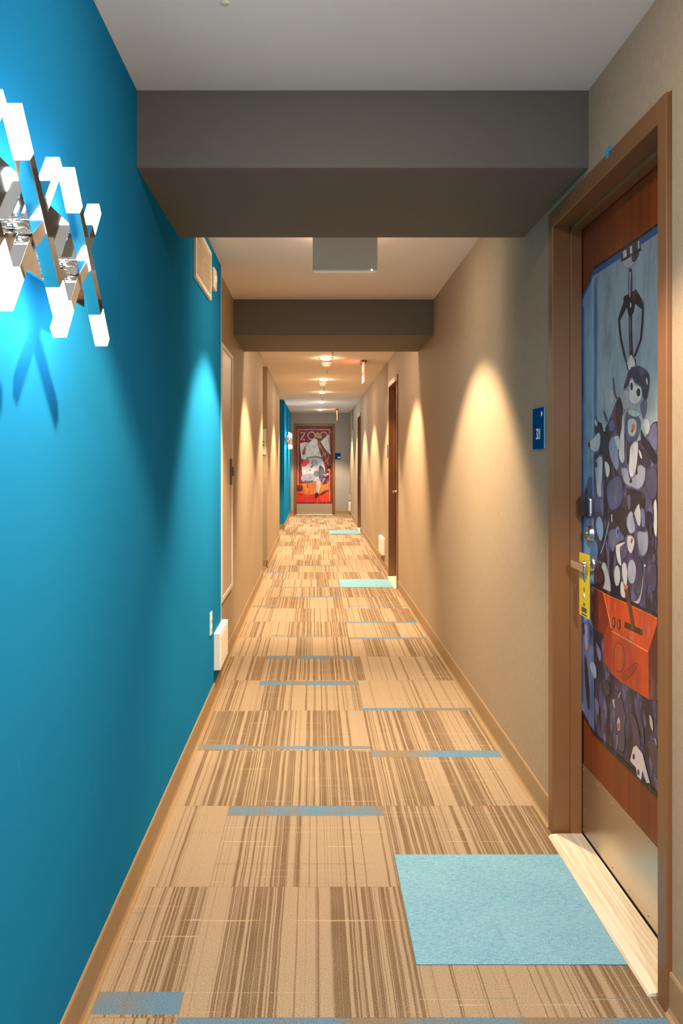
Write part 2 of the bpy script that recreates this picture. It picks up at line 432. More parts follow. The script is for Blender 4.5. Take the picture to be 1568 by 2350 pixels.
LD = .089                               # leaf face behind the wall face
def make_door(name, loc, rz, label, hs, leaf_mat, detail=True):
    """local x along the wall, y into the wall; hs = side of the handle"""
    d = thing(name, loc, label, 'door', rz=rz, kind='structure')
    fr = MB()
    for s in (-1, 1):
        a, b = sorted((s*.44, s*.49)); fr.box(a, b, -.013, .15, .0, 2.165, .0025)
        a, b = sorted((s*.427, s*.44)); fr.box(a, b, .047, LD-.003, .0, 2.108, .0015)
    fr.box(-.441, .441, -.0128, .15, 2.108, 2.1648, .0025); fr.box(-.44, .44, .047, LD-.003, 2.094, 2.108, .0015)
    tag(fr.obj('door_frame', M['frame'], d), 'brown steel door frame')
    lf = MB(); lf.box(-.437, .437, LD, LD+.045, .014, 2.103, .0015); tag(lf.obj('door_leaf', leaf_mat, d))
    th = MB(); th.prism([(-.030, 0), (-.024, .008), (.0, .011), (.085, .011), (.09, 0)], 'x', -.4265, .4265)
    th.obj('threshold', M['thresh'], d)
    if not detail: return d
    kp = MB(); kp.box(-.425, .425, LD-.0016, LD, .02, .254, .0006)
    k = tag(kp.obj('kick_plate', M['steel'], d), 'brushed metal kick plate')
    sm = None
    for i in range(7):
        for z in ((.034, .24) if 0 < i < 6 else (.034, .10, .17, .24)):
            x = -.412+i*.824/6
            if sm is None:
                q = MB(); q.lathe([(0, .0022), (.0028, .0016), (.0042, 0)], RX(PI/2), 10); o = q.obj('screw', M['satin'], k); sm = o
            else:
                o = sm.copy(); COL.objects.link(o)
            o.location = (x, LD-.0016, z)
    # card reader, deadbolt, lever, on the handle side
    hx = hs*.346
    rd = thing_part('card_reader', d, (hx, LD, 1.145))
    q = MB(); q.box(-.040, .040, -.020, 0, -.031, .031, .009, 3); q.obj('reader_body', M['satin'], rd)
    q = MB(); q.box(-.041, .041, -.032, -.019, -.032, .032, .008, 3); q.obj('reader_face', M['black'], rd)
    q = MB(); q.lathe([(0, .018), (.020, .018), (.024, .012), (.028, 0)], T(hx-hs*.010, LD, 1.054) @ RX(PI/2), 26); db = q.obj('deadbolt', M['satin'], d)
    q = MB(); q.lathe([(0, .023), (.010, .023), (.011, .017)], T(hx-hs*.010, LD, 1.054) @ RX(PI/2), 20); q.box(hx-hs*.010-.0012, hx-hs*.010+.0012, LD-.0245, LD-.022, 1.047, 1.061); q.obj('key_cylinder', M['brass'], db)
    lv = MB(); lx = hs*.325
    lv.lathe([(0, .012), (.022, .012), (.027, .008), (.027, 0)], T(lx, LD, .955) @ RX(PI/2), 26)
    lv.lathe([(.011, .010), (.010, .055), (0, .055)], T(lx, LD, .955) @ RX(PI/2), 16)
    hd = lv.obj('door_handle', M['satin'], d)
    q = MB(); q.box(min(lx+hs*.012, lx-hs*.125), max(lx+hs*.012, lx-hs*.125), LD-.072, LD-.056, .941, .969, .006, 3); q.obj('lever', M['satin'], hd)
    return d
def thing_part(name, parent, loc):
    o = bpy.data.objects.new(name, None); COL.objects.link(o); o.parent = parent; o.location = loc; o.empty_display_size = .03; return o
M['brass'] = plain('worn_brass', (.55, .36, .16), .3, 1.0)

d1 = make_door('door_1', (XR, DOORS[0], 0), -PI/2, 'nearest door on the right, printed with a claw machine full of toy dogs', -1, M['leafwood'])
d2 = make_door('door_2', (XR, DOORS[1], 0), -PI/2, 'dark brown recessed door midway along the right wall', -1, M['leafwood'])
d3 = make_door('door_3', (XR, DOORS[2], 0), -PI/2, 'farthest brown recessed door in the right wall', -1, M['leafwood'])
d4 = make_door('door_4', (0, YF, 0), 0, 'red door at the corridor end printed with a zoo poster', 1, M['leafwood'])

yc = DOORS[0]
R = lambda a, b, c, d: [(a, c), (b, c), (b, d), (a, d)]
rects = [
 (0, 'wood', R(1.996, 2.868, .2545, 2.102)),
 (1, (120, 44, 8), R(2.735, 2.760, 1.93, 2.102)), (1, (140, 52, 10), R(2.735, 2.760, .2545, .40)), (1, (60, 16, 4), R(2.845, 2.868, .2545, .44)),
 (1, (14, 10, 12), [(2.868, 1.878), (2.744, 1.939), (1.996, 1.939), (1.996, .388), (2.744, .390), (2.868, .424)]),
 (2, [(140, 160, 174), (190, 212, 222)], [(2.866, 1.870), (2.744, 1.931), (1.997, 1.931), (1.997, .400), (2.744, .402), (2.866, .436)]),
 (3, (38, 88, 150), R(1.997, 2.744, 1.911, 1.931)), (3, (44, 84, 140), [(2.866, 1.870), (2.744, 1.931), (2.744, 1.911), (2.866, 1.848)]),
 (3, [(126, 162, 196), (128, 188, 230)], [(2.866, .436), (2.866, 1.85), (2.750, 1.908), (2.750, .404)]),
 (4, (60, 120, 190), R(2.842, 2.866, .46, 1.83)), (4, (158, 184, 200), R(2.746, 2.760, .404, 1.905)), (3, (72, 124, 158), R(2.712, 2.744, 1.30, 1.90)),
 (2, 'pile', [(2.25, 1.40), (2.2, 1.33), (2.12, 1.36), (2.05, 1.30), (1.997, 1.31), (1.997, .400), (2.25, .400)]),
 (3, 'pile', [(2.744, 1.17), (2.744, .402), (2.2, .40), (2.2, 1.17)]),
 (9, (14, 10, 12), [(2.868, .424), (2.744, .390), (1.996, .388), (1.996, .402), (2.744, .404), (2.866, .440)]),
]
MURAL = [
 (4,(70, 66, 84),[(2.5046,1.9311),(2.3494,1.929),(2.347,1.8933),(2.3998,1.8958),(2.4524,1.8977),(2.5018,1.9035)]),
 (5,(205, 205, 180),[(2.4285,1.926),(2.4127,1.925),(2.4102,1.9033),(2.4269,1.9035)]),
 (5,(200, 190, 205),[(2.4851,1.9262),(2.4578,1.9254),(2.4524,1.9038),(2.4796,1.9043)]),
 (5,(190, 185, 200),[(2.3693,1.9265),(2.3593,1.9258),(2.3568,1.9037),(2.3668,1.9039)]),
 (6,(40, 36, 50),[(2.4951,1.8975),(2.4171,1.8968),(2.3437,1.8952),(2.3502,1.9012),(2.4241,1.903),(2.5028,1.9039)]),
 (4,(168, 164, 176),[(2.4397,1.8986),(2.4028,1.8975),(2.3764,1.8959),(2.36,1.8937),(2.3531,1.891),(2.3556,1.8877),(2.359,1.8845),(2.3634,1.8815),(2.3687,1.8785),(2.375,1.8756),(2.3813,1.8728),(2.3876,1.8701),(2.394,1.8676),(2.4005,1.8651),(2.4079,1.8634),(2.4163,1.8625),(2.4258,1.8624),(2.4364,1.8631),(2.446,1.8646),(2.4548,1.8668),(2.4625,1.8699),(2.4693,1.8738),(2.4755,1.878),(2.4812,1.8825),(2.4862,1.8874),(2.4906,1.8925),(2.4842,1.8961),(2.4671,1.8982)]),
 (5,(66, 60, 78),[(2.3953,1.8969),(2.3788,1.8962),(2.3671,1.8949),(2.3603,1.8929),(2.3581,1.8903),(2.3606,1.887),(2.3643,1.8838),(2.3693,1.8806),(2.3756,1.8775),(2.3832,1.8744),(2.3902,1.8727),(2.3966,1.8725),(2.4024,1.8738),(2.4076,1.8765),(2.4118,1.8796),(2.415,1.8832),(2.4173,1.8871),(2.4186,1.8914),(2.4154,1.8945),(2.4076,1.8963)]),
 (4,(60, 60, 80),[(2.439,1.8641),(2.4127,1.859),(2.4102,1.8075),(2.4127,1.776),(2.4364,1.7807),(2.4417,1.8141)]),
 (5,(190, 195, 205),[(2.4322,1.8524),(2.4227,1.8503),(2.4258,1.7786),(2.4322,1.7799)]),
 (4,(34, 28, 38),[(2.4796,1.7892),(2.4417,1.7899),(2.3845,1.7922),(2.3593,1.7714),(2.325,1.7395),(2.3274,1.7245),(2.3494,1.7305),(2.3896,1.7517),(2.3998,1.7298),(2.4154,1.7205),(2.4417,1.7292),(2.4524,1.7534),(2.5074,1.722),(2.5272,1.7274),(2.5074,1.749),(2.4796,1.7728)]),
 (5,(200, 205, 210),[(2.4285,1.759),(2.418,1.7611),(2.418,1.747),(2.4269,1.7467)]),
 (4,(34, 28, 38),[(2.5243,1.7289),(2.5215,1.7053),(2.5072,1.6612),(2.4821,1.6162),(2.4575,1.5804),(2.442,1.5803),(2.4662,1.6157),(2.4907,1.6599),(2.5046,1.7032),(2.5074,1.7263)]),
 (4,(34, 28, 38),[(2.439,1.7327),(2.438,1.6718),(2.4311,1.6104),(2.4364,1.571),(2.4102,1.5676),(2.405,1.6072),(2.4117,1.6681),(2.4127,1.7281)]),
 (5,(110, 110, 120),[(2.4322,1.7214),(2.4306,1.6708),(2.4253,1.6197),(2.418,1.6189),(2.4232,1.6697),(2.4248,1.7202)]),
 (4,(34, 28, 38),[(2.3396,1.7307),(2.3445,1.687),(2.3542,1.6441),(2.3764,1.6242),(2.4019,1.6018),(2.3875,1.5979),(2.3623,1.6202),(2.3397,1.6409),(2.3299,1.6842),(2.325,1.7278)]),
 (4,(226, 226, 230),[(2.4524,1.5868),(2.4311,1.6044),(2.4154,1.6085),(2.3947,1.59),(2.387,1.5732),(2.4206,1.571),(2.4232,1.5633),(2.4417,1.5653)]),
 (5,(34, 28, 38),[(2.4567,1.585),(2.4486,1.5658),(2.4402,1.5654),(2.4482,1.5845)]),
 (5,(34, 28, 38),[(2.419,1.6102),(2.3934,1.5893),(2.3885,1.5732),(2.3804,1.5726),(2.3857,1.5894),(2.4117,1.6108)]),
 (2,'pile',[(2.8526,1.2478),(2.8167,1.2998),(2.7886,1.3576),(2.7543,1.4025),(2.7307,1.4152),(2.6946,1.4248),(2.6688,1.4192),(2.6499,1.392),(2.625,1.4086),(2.6006,1.4291),(2.5826,1.4432),(2.5415,1.4809),(2.5187,1.4939),(2.5018,1.4864),(2.4851,1.4522),(2.4741,1.3818),(2.3998,1.3496),(2.3494,1.3582),(2.3202,1.3614),(2.287,1.3889),(2.2639,1.403),(2.2345,1.4054),(2.2345,1.1425),(2.2345,1.1423),(2.8526,1.0989)]),
 (4,(52, 54, 84),[(2.4351,1.5667),(2.4271,1.5688),(2.4183,1.5705),(2.4085,1.5718),(2.3979,1.5726),(2.3864,1.5731),(2.3756,1.5728),(2.3656,1.5719),(2.3562,1.5703),(2.3476,1.5681),(2.339,1.5655),(2.3305,1.5625),(2.322,1.5591),(2.3136,1.5553),(2.306,1.5513),(2.2992,1.5472),(2.2931,1.543),(2.2879,1.5387),(2.2844,1.5334),(2.2826,1.527),(2.2826,1.5197),(2.2844,1.5113),(2.2866,1.5031),(2.2892,1.4951),(2.2923,1.4872),(2.2958,1.4794),(2.2996,1.4731),(2.3038,1.4684),(2.3082,1.4653),(2.313,1.4637),(2.3175,1.4638),(2.3217,1.4655),(2.3256,1.4689),(2.3292,1.474),(2.3329,1.4796),(2.3365,1.4857),(2.3402,1.4923),(2.3439,1.4994),(2.3494,1.5053),(2.3568,1.5101),(2.3662,1.5138),(2.3775,1.5163),(2.387,1.5194),(2.3947,1.523),(2.4005,1.5273),(2.4043,1.5322),(2.4085,1.5356),(2.4131,1.5375),(2.418,1.538),(2.4232,1.537),(2.4278,1.5349),(2.4318,1.5318),(2.4351,1.5276),(2.4377,1.5223),(2.4424,1.5179),(2.4491,1.5144),(2.4578,1.5119),(2.4686,1.5102),(2.476,1.5107),(2.4798,1.5134),(2.4799,1.5181),(2.4765,1.525),(2.4727,1.5312),(2.4686,1.5367),(2.4642,1.5415),(2.4595,1.5456),(2.4556,1.5494),(2.4526,1.5529),(2.4504,1.5561),(2.4491,1.5591),(2.446,1.5618),(2.4414,1.5643)]),
 (4,(226, 226, 230),[(2.4248,1.5383),(2.4189,1.54),(2.4136,1.5406),(2.4089,1.5401),(2.4047,1.5385),(2.4011,1.536),(2.398,1.5332),(2.3954,1.5304),(2.3934,1.5274),(2.3919,1.5243),(2.3886,1.5217),(2.3837,1.5198),(2.3772,1.5185),(2.369,1.5177),(2.3617,1.5163),(2.3551,1.5142),(2.3494,1.5115),(2.3445,1.5082),(2.3407,1.5042),(2.3379,1.4996),(2.3362,1.4944),(2.3356,1.4885),(2.3361,1.4832),(2.3376,1.4785),(2.3402,1.4743),(2.3439,1.4707),(2.3479,1.4675),(2.3522,1.4646),(2.3568,1.4622),(2.3618,1.4601),(2.3674,1.4585),(2.3737,1.4576),(2.3807,1.4573),(2.3883,1.4575),(2.396,1.4582),(2.4037,1.4592),(2.4114,1.4605),(2.4193,1.4623),(2.4258,1.4652),(2.4311,1.4692),(2.4351,1.4744),(2.4377,1.4806),(2.4394,1.4869),(2.4402,1.4933),(2.4401,1.4997),(2.439,1.5062),(2.438,1.5123),(2.437,1.518),(2.4361,1.5234),(2.4351,1.5283),(2.4329,1.5325),(2.4295,1.5358)]),
 (4,(190, 190, 196),[(2.4676,1.5114),(2.4561,1.5125),(2.4471,1.5117),(2.4406,1.5091),(2.4365,1.5047),(2.4347,1.4985),(2.4331,1.4922),(2.4316,1.4858),(2.4302,1.4793),(2.4289,1.4726),(2.4288,1.4667),(2.43,1.4613),(2.4324,1.4567),(2.4361,1.4526),(2.4416,1.4496),(2.4488,1.4476),(2.4578,1.4467),(2.4686,1.4468),(2.4775,1.4491),(2.4842,1.4535),(2.4888,1.46),(2.4913,1.4687),(2.4926,1.477),(2.4926,1.4849),(2.4913,1.4923),(2.4888,1.4993),(2.484,1.5049),(2.4769,1.5089)]),
 (5,(40, 38, 58),[(2.405,1.514),(2.4058,1.5097),(2.408,1.5061),(2.4114,1.5039),(2.4154,1.5034),(2.4194,1.5046),(2.4227,1.5074),(2.425,1.5114),(2.4258,1.5159),(2.425,1.5203),(2.4227,1.5239),(2.4194,1.5261),(2.4154,1.5266),(2.4114,1.5253),(2.408,1.5225),(2.4058,1.5185)]),
 (5,(20, 18, 28),[(2.3504,1.4922),(2.3515,1.4879),(2.3545,1.4843),(2.359,1.4821),(2.3643,1.4816),(2.3697,1.4829),(2.3742,1.4858),(2.3773,1.4899),(2.3784,1.4945),(2.3773,1.499),(2.3742,1.5025),(2.3697,1.5047),(2.3643,1.5051),(2.359,1.5038),(2.3545,1.5009),(2.3515,1.4968)]),
 (5,(226, 226, 230),[(2.3041,1.5284),(2.3014,1.5253),(2.2994,1.522),(2.2983,1.5186),(2.2979,1.515),(2.2982,1.5112),(2.2993,1.5092),(2.301,1.5088),(2.3035,1.5103),(2.3067,1.5134),(2.3089,1.5167),(2.3101,1.5202),(2.3103,1.5238),(2.3095,1.5275),(2.3082,1.5296),(2.3064,1.5299)]),
 (5,(40, 34, 52),[(2.3299,1.4975),(2.325,1.4975),(2.3217,1.4958),(2.3199,1.4923),(2.3196,1.487),(2.3208,1.4799),(2.3224,1.4751),(2.3246,1.4726),(2.3271,1.4724),(2.3302,1.4746),(2.3326,1.4774),(2.3344,1.4809),(2.3356,1.4851),(2.3362,1.49),(2.3355,1.4937),(2.3333,1.4962)]),
 (4,(92, 110, 152),[(2.322,1.4703),(2.3136,1.4692),(2.3076,1.4663),(2.3039,1.4615),(2.3025,1.4548),(2.3035,1.4463),(2.3057,1.4385),(2.3093,1.4313),(2.3142,1.4247),(2.3204,1.4188),(2.3263,1.416),(2.3319,1.4163),(2.3372,1.4197),(2.342,1.4262),(2.3462,1.4325),(2.3496,1.4385),(2.3522,1.4443),(2.3541,1.4498),(2.3541,1.4548),(2.3522,1.4593),(2.3485,1.4633),(2.343,1.4668),(2.3367,1.4691),(2.3297,1.4703)]),
 (4,(74, 90, 132),[(2.4437,1.4454),(2.4344,1.4433),(2.4235,1.4409),(2.4111,1.4382),(2.3972,1.4351),(2.3819,1.4318),(2.3693,1.4281),(2.3593,1.4238),(2.3519,1.4192),(2.347,1.4141),(2.3445,1.4075),(2.3445,1.3995),(2.347,1.39),(2.3519,1.379),(2.3581,1.3697),(2.3656,1.3621),(2.3743,1.3562),(2.3845,1.3519),(2.3953,1.3487),(2.4069,1.3465),(2.4193,1.3452),(2.4324,1.3449),(2.4437,1.347),(2.4531,1.3515),(2.4605,1.3584),(2.4659,1.3678),(2.4697,1.3773),(2.4717,1.3871),(2.4721,1.3971),(2.4707,1.4073),(2.469,1.4166),(2.4669,1.4249),(2.4646,1.4323),(2.4619,1.4388),(2.4575,1.4431),(2.4514,1.4453)]),
 (5,(182, 214, 226),[(2.4275,1.4504),(2.4163,1.4502),(2.4051,1.4492),(2.3939,1.4474),(2.3826,1.4448),(2.3712,1.4414),(2.3628,1.4383),(2.3572,1.4354),(2.3544,1.4327),(2.3544,1.4303),(2.3562,1.4281),(2.36,1.4263),(2.3656,1.4247),(2.3731,1.4233),(2.381,1.4228),(2.3892,1.4231),(2.3979,1.4243),(2.4069,1.4262),(2.4152,1.4281),(2.4227,1.4299),(2.4294,1.4316),(2.4354,1.4331),(2.4399,1.4353),(2.4429,1.438),(2.4444,1.4412),(2.4444,1.445),(2.4415,1.4478),(2.4359,1.4496)]),
 (6,(190, 180, 120),[(2.4148,1.4409),(2.4159,1.4374),(2.4188,1.4346),(2.4232,1.4328),(2.4285,1.4324),(2.4337,1.4334),(2.4382,1.4357),(2.4412,1.4389),(2.4422,1.4425),(2.4412,1.446),(2.4382,1.4488),(2.4337,1.4506),(2.4285,1.4509),(2.4232,1.4499),(2.4188,1.4476),(2.4159,1.4445)]),
 (6,(240, 240, 220),[(2.4195,1.4422),(2.4199,1.4408),(2.4211,1.4397),(2.4228,1.439),(2.4248,1.4389),(2.4268,1.4393),(2.4285,1.4401),(2.4296,1.4414),(2.43,1.4428),(2.4296,1.4441),(2.4285,1.4453),(2.4268,1.4459),(2.4248,1.4461),(2.4228,1.4457),(2.4211,1.4448),(2.4199,1.4436)]),
 (5,(206, 214, 224),[(2.4334,1.4243),(2.4262,1.425),(2.4188,1.4251),(2.4113,1.4247),(2.4037,1.4238),(2.396,1.4224),(2.3894,1.4205),(2.384,1.418),(2.3797,1.4149),(2.3766,1.4113),(2.3747,1.4067),(2.374,1.401),(2.3747,1.3943),(2.3766,1.3865),(2.3796,1.3799),(2.3837,1.3746),(2.3889,1.3706),(2.3953,1.3678),(2.4024,1.3661),(2.4102,1.3656),(2.4186,1.3662),(2.4278,1.368),(2.4353,1.3712),(2.4411,1.3759),(2.4451,1.3821),(2.4474,1.3898),(2.4487,1.397),(2.449,1.4036),(2.4484,1.4096),(2.4468,1.4151),(2.4437,1.4194),(2.4393,1.4225)]),
 (6,(224, 130, 50),[(2.4102,1.4031),(2.406,1.4051),(2.402,1.4062),(2.3981,1.4063),(2.3944,1.4054),(2.3908,1.4035),(2.3885,1.4011),(2.3875,1.3984),(2.3878,1.3952),(2.3893,1.3915),(2.3918,1.3886),(2.3952,1.3864),(2.3995,1.3848),(2.4048,1.384),(2.409,1.3845),(2.4121,1.3862),(2.4141,1.3892),(2.415,1.3935),(2.4147,1.3972),(2.413,1.4004)]),
 (6,(120, 50, 20),[(2.406,1.3846),(2.4064,1.3829),(2.4075,1.3815),(2.4092,1.3806),(2.4112,1.3803),(2.4132,1.3808),(2.4149,1.3818),(2.416,1.3832),(2.4164,1.3849),(2.416,1.3866),(2.4149,1.388),(2.4132,1.3889),(2.4112,1.3891),(2.4092,1.3887),(2.4075,1.3877),(2.4064,1.3863)]),
 (5,(226, 226, 230),[(2.4793,1.4411),(2.4755,1.4378),(2.4727,1.4321),(2.471,1.4241),(2.4703,1.4137),(2.4708,1.4009),(2.4708,1.3875),(2.4706,1.3734),(2.4699,1.3587),(2.469,1.3433),(2.4684,1.33),(2.4682,1.3188),(2.4684,1.3096),(2.4689,1.3024),(2.471,1.2967),(2.4745,1.2925),(2.4796,1.2897),(2.4862,1.2884),(2.4926,1.2889),(2.4989,1.2912),(2.505,1.2953),(2.5109,1.3013),(2.5152,1.3077),(2.5178,1.3146),(2.5187,1.322),(2.518,1.3298),(2.5168,1.3383),(2.515,1.3474),(2.5127,1.3571),(2.5099,1.3674),(2.5071,1.3777),(2.5044,1.388),(2.5017,1.3983),(2.499,1.4085),(2.4964,1.4176),(2.4939,1.4255),(2.4913,1.4322),(2.4888,1.4377),(2.486,1.4411),(2.4828,1.4422)]),
 (6,(150, 160, 190),[(2.4873,1.3122),(2.4845,1.2895),(2.4801,1.2896),(2.4829,1.3122)]),
 (5,(226, 226, 230),[(2.4036,1.3536),(2.3873,1.3572),(2.3753,1.3574),(2.3673,1.3543),(2.3633,1.3478),(2.3633,1.338),(2.3639,1.3285),(2.3652,1.3192),(2.3671,1.3101),(2.3696,1.3013),(2.3721,1.2928),(2.3748,1.2847),(2.3775,1.2769),(2.3803,1.2695),(2.3846,1.2629),(2.3905,1.257),(2.3979,1.2518),(2.4069,1.2474),(2.4151,1.2458),(2.4224,1.2472),(2.4289,1.2514),(2.4344,1.2586),(2.4381,1.2666),(2.4399,1.2753),(2.4398,1.2847),(2.4378,1.2948),(2.4359,1.3048),(2.4341,1.3146),(2.4324,1.3243),(2.4308,1.3338),(2.4255,1.3419),(2.4164,1.3485)]),
 (4,(214, 216, 224),[(2.3235,1.4158),(2.3145,1.4183),(2.3065,1.4189),(2.2996,1.4179),(2.2937,1.4151),(2.2887,1.4105),(2.2851,1.4059),(2.2826,1.401),(2.2814,1.396),(2.2814,1.3908),(2.2829,1.3857),(2.2859,1.3806),(2.2905,1.3755),(2.2966,1.3705),(2.303,1.3683),(2.3097,1.369),(2.3166,1.3725),(2.3238,1.379),(2.3294,1.3854),(2.3333,1.3916),(2.3356,1.3976),(2.3362,1.4034),(2.3344,1.4084),(2.3302,1.4125)]),
 (4,(34, 28, 38),[(2.4434,1.3492),(2.4374,1.3496),(2.4332,1.3473),(2.4309,1.3425),(2.4304,1.3351),(2.4318,1.325),(2.4332,1.3156),(2.4349,1.3068),(2.4367,1.2986),(2.4387,1.291),(2.4412,1.2866),(2.4442,1.2853),(2.4477,1.2872),(2.4517,1.2922),(2.4544,1.2991),(2.4558,1.3077),(2.4558,1.3182),(2.4544,1.3303),(2.4519,1.3396),(2.4482,1.3459)]),
 (4,(34, 28, 38),[(2.3414,1.3859),(2.3329,1.3784),(2.3235,1.3708),(2.3133,1.3633),(2.3023,1.3559),(2.2905,1.3485),(2.2793,1.3415),(2.2686,1.335),(2.2584,1.3289),(2.2488,1.3231),(2.2416,1.3173),(2.2368,1.3112),(2.2345,1.3049),(2.2345,1.2985),(2.2363,1.2936),(2.2399,1.2903),(2.2454,1.2887),(2.2527,1.2887),(2.2617,1.2913),(2.2723,1.2967),(2.2847,1.3048),(2.2987,1.3158),(2.3112,1.3253),(2.322,1.3334),(2.3311,1.3399),(2.3384,1.3449),(2.3442,1.3514),(2.3485,1.3596),(2.3513,1.3692),(2.3525,1.3805),(2.3513,1.387),(2.3476,1.3888)]),
 (4,(44, 46, 70),[(2.7257,1.4178),(2.7158,1.4208),(2.7064,1.422),(2.6974,1.4216),(2.6889,1.4196),(2.6808,1.4159),(2.6736,1.4117),(2.6673,1.407),(2.6617,1.4018),(2.657,1.3961),(2.6507,1.3917),(2.6428,1.3884),(2.6335,1.3863),(2.6227,1.3854),(2.6143,1.3821),(2.6082,1.3765),(2.6044,1.3686),(2.6029,1.3583),(2.6023,1.3485),(2.6027,1.339),(2.604,1.33),(2.6063,1.3214),(2.6112,1.3158),(2.6189,1.3131),(2.6293,1.3134),(2.6425,1.3168),(2.6538,1.32),(2.6633,1.3231),(2.6708,1.3261),(2.6764,1.3289),(2.68,1.3338),(2.6814,1.3408),(2.6808,1.3498),(2.678,1.3608),(2.6773,1.3703),(2.6785,1.378),(2.6816,1.3843),(2.6868,1.3889),(2.6929,1.3913),(2.7,1.3915),(2.708,1.3896),(2.7171,1.3854),(2.7245,1.3843),(2.7303,1.3865),(2.7345,1.3919),(2.737,1.4004),(2.7364,1.4077),(2.7326,1.4134)]),
 (5,(206, 214, 222),[(2.7171,1.3858),(2.708,1.3903),(2.6997,1.3924),(2.6922,1.3921),(2.6853,1.3895),(2.6792,1.3846),(2.6757,1.3778),(2.6748,1.369),(2.6764,1.3583),(2.6805,1.3456),(2.687,1.3359),(2.6957,1.329),(2.7068,1.3251),(2.7203,1.3241),(2.7328,1.324),(2.7442,1.325),(2.7547,1.3269),(2.764,1.3299),(2.7718,1.3335),(2.778,1.3379),(2.7826,1.343),(2.7855,1.3489),(2.7864,1.3542),(2.7851,1.3591),(2.7816,1.3635),(2.7761,1.3674),(2.7696,1.3707),(2.7622,1.3733),(2.7538,1.3754),(2.7445,1.3768),(2.7353,1.3791),(2.7262,1.3821)]),
 (6,(34, 28, 38),[(2.7789,1.3516),(2.7796,1.3479),(2.7817,1.3448),(2.7849,1.3428),(2.7886,1.3421),(2.7923,1.3429),(2.7955,1.3451),(2.7976,1.3482),(2.7983,1.352),(2.7976,1.3557),(2.7955,1.3588),(2.7923,1.3608),(2.7886,1.3615),(2.7849,1.3607),(2.7817,1.3585),(2.7796,1.3553)]),
 (5,(200, 210, 214),[(2.7281,1.432),(2.722,1.434),(2.7168,1.4338),(2.7126,1.4313),(2.7094,1.4267),(2.7071,1.4198),(2.7069,1.415),(2.7087,1.4123),(2.7125,1.4116),(2.7185,1.413),(2.7235,1.4149),(2.7278,1.4173),(2.7311,1.4203),(2.7336,1.4238),(2.734,1.427),(2.7321,1.4297)]),
 (5,(40, 60, 60),[(2.7318,1.4442),(2.7087,1.4205),(2.7,1.4211),(2.723,1.4447)]),
 (4,(70, 80, 90),[(2.5657,1.5577),(2.5616,1.557),(2.5583,1.554),(2.5558,1.5486),(2.5542,1.5408),(2.5533,1.5307),(2.551,1.5214),(2.5474,1.5129),(2.5424,1.5052),(2.5361,1.4984),(2.5323,1.493),(2.531,1.489),(2.5322,1.4863),(2.5359,1.485),(2.5402,1.4862),(2.5449,1.49),(2.5502,1.4963),(2.5561,1.5053),(2.5609,1.5145),(2.5647,1.5239),(2.5675,1.5337),(2.5693,1.5437),(2.5696,1.551),(2.5684,1.5557)]),
 (4,(180, 186, 192),[(2.5759,1.5263),(2.5715,1.5233),(2.5671,1.5189),(2.5626,1.5132),(2.5582,1.5062),(2.5539,1.4979),(2.5528,1.4901),(2.555,1.4825),(2.5604,1.4754),(2.5693,1.4685),(2.577,1.4661),(2.5837,1.4681),(2.5893,1.4747),(2.5938,1.4857),(2.5961,1.4958),(2.5961,1.505),(2.5938,1.5131),(2.5893,1.5203),(2.5848,1.5248),(2.5804,1.5268)]),
 (4,(60, 70, 110),[(2.6481,1.4605),(2.6448,1.4592),(2.6402,1.4561),(2.6342,1.4511),(2.6269,1.4443),(2.6183,1.4357),(2.6127,1.4289),(2.6101,1.4239),(2.6105,1.4207),(2.6138,1.4192),(2.6181,1.4197),(2.6232,1.4221),(2.6293,1.4264),(2.6362,1.4328),(2.6419,1.4388),(2.6462,1.4445),(2.6491,1.4499),(2.6507,1.4549),(2.651,1.4584),(2.6502,1.4602)]),
 (4,(176, 190, 200),[(2.6593,1.4433),(2.653,1.4402),(2.6473,1.435),(2.6423,1.4276),(2.6378,1.4181),(2.6339,1.4065),(2.6327,1.398),(2.6343,1.3926),(2.6386,1.3903),(2.6456,1.3911),(2.6517,1.3951),(2.6568,1.4025),(2.6609,1.4131),(2.6641,1.427),(2.6649,1.4367),(2.6633,1.4421)]),
 (4,(96, 98, 150),[(2.5968,1.4225),(2.5863,1.4263),(2.5767,1.4279),(2.5678,1.4275),(2.5597,1.425),(2.5524,1.4204),(2.5477,1.4154),(2.5455,1.41),(2.5459,1.4042),(2.5488,1.398),(2.5539,1.3932),(2.5612,1.3898),(2.5707,1.3877),(2.5826,1.387),(2.5923,1.3884),(2.5999,1.3919),(2.6052,1.3975),(2.6082,1.4052),(2.6078,1.4119),(2.604,1.4177)]),
 (5,(34, 28, 38),[(2.5258,1.4829),(2.5172,1.4844),(2.5097,1.4833),(2.503,1.4797),(2.4972,1.4736),(2.4924,1.465),(2.4891,1.454),(2.4873,1.4405),(2.4872,1.4245),(2.4885,1.406),(2.492,1.3921),(2.4976,1.3827),(2.5053,1.3779),(2.5151,1.3777),(2.5233,1.3806),(2.5297,1.3866),(2.5343,1.3956),(2.5372,1.4078),(2.5392,1.4204),(2.5403,1.4333),(2.5405,1.4466),(2.5397,1.4603),(2.537,1.4709),(2.5324,1.4784)]),
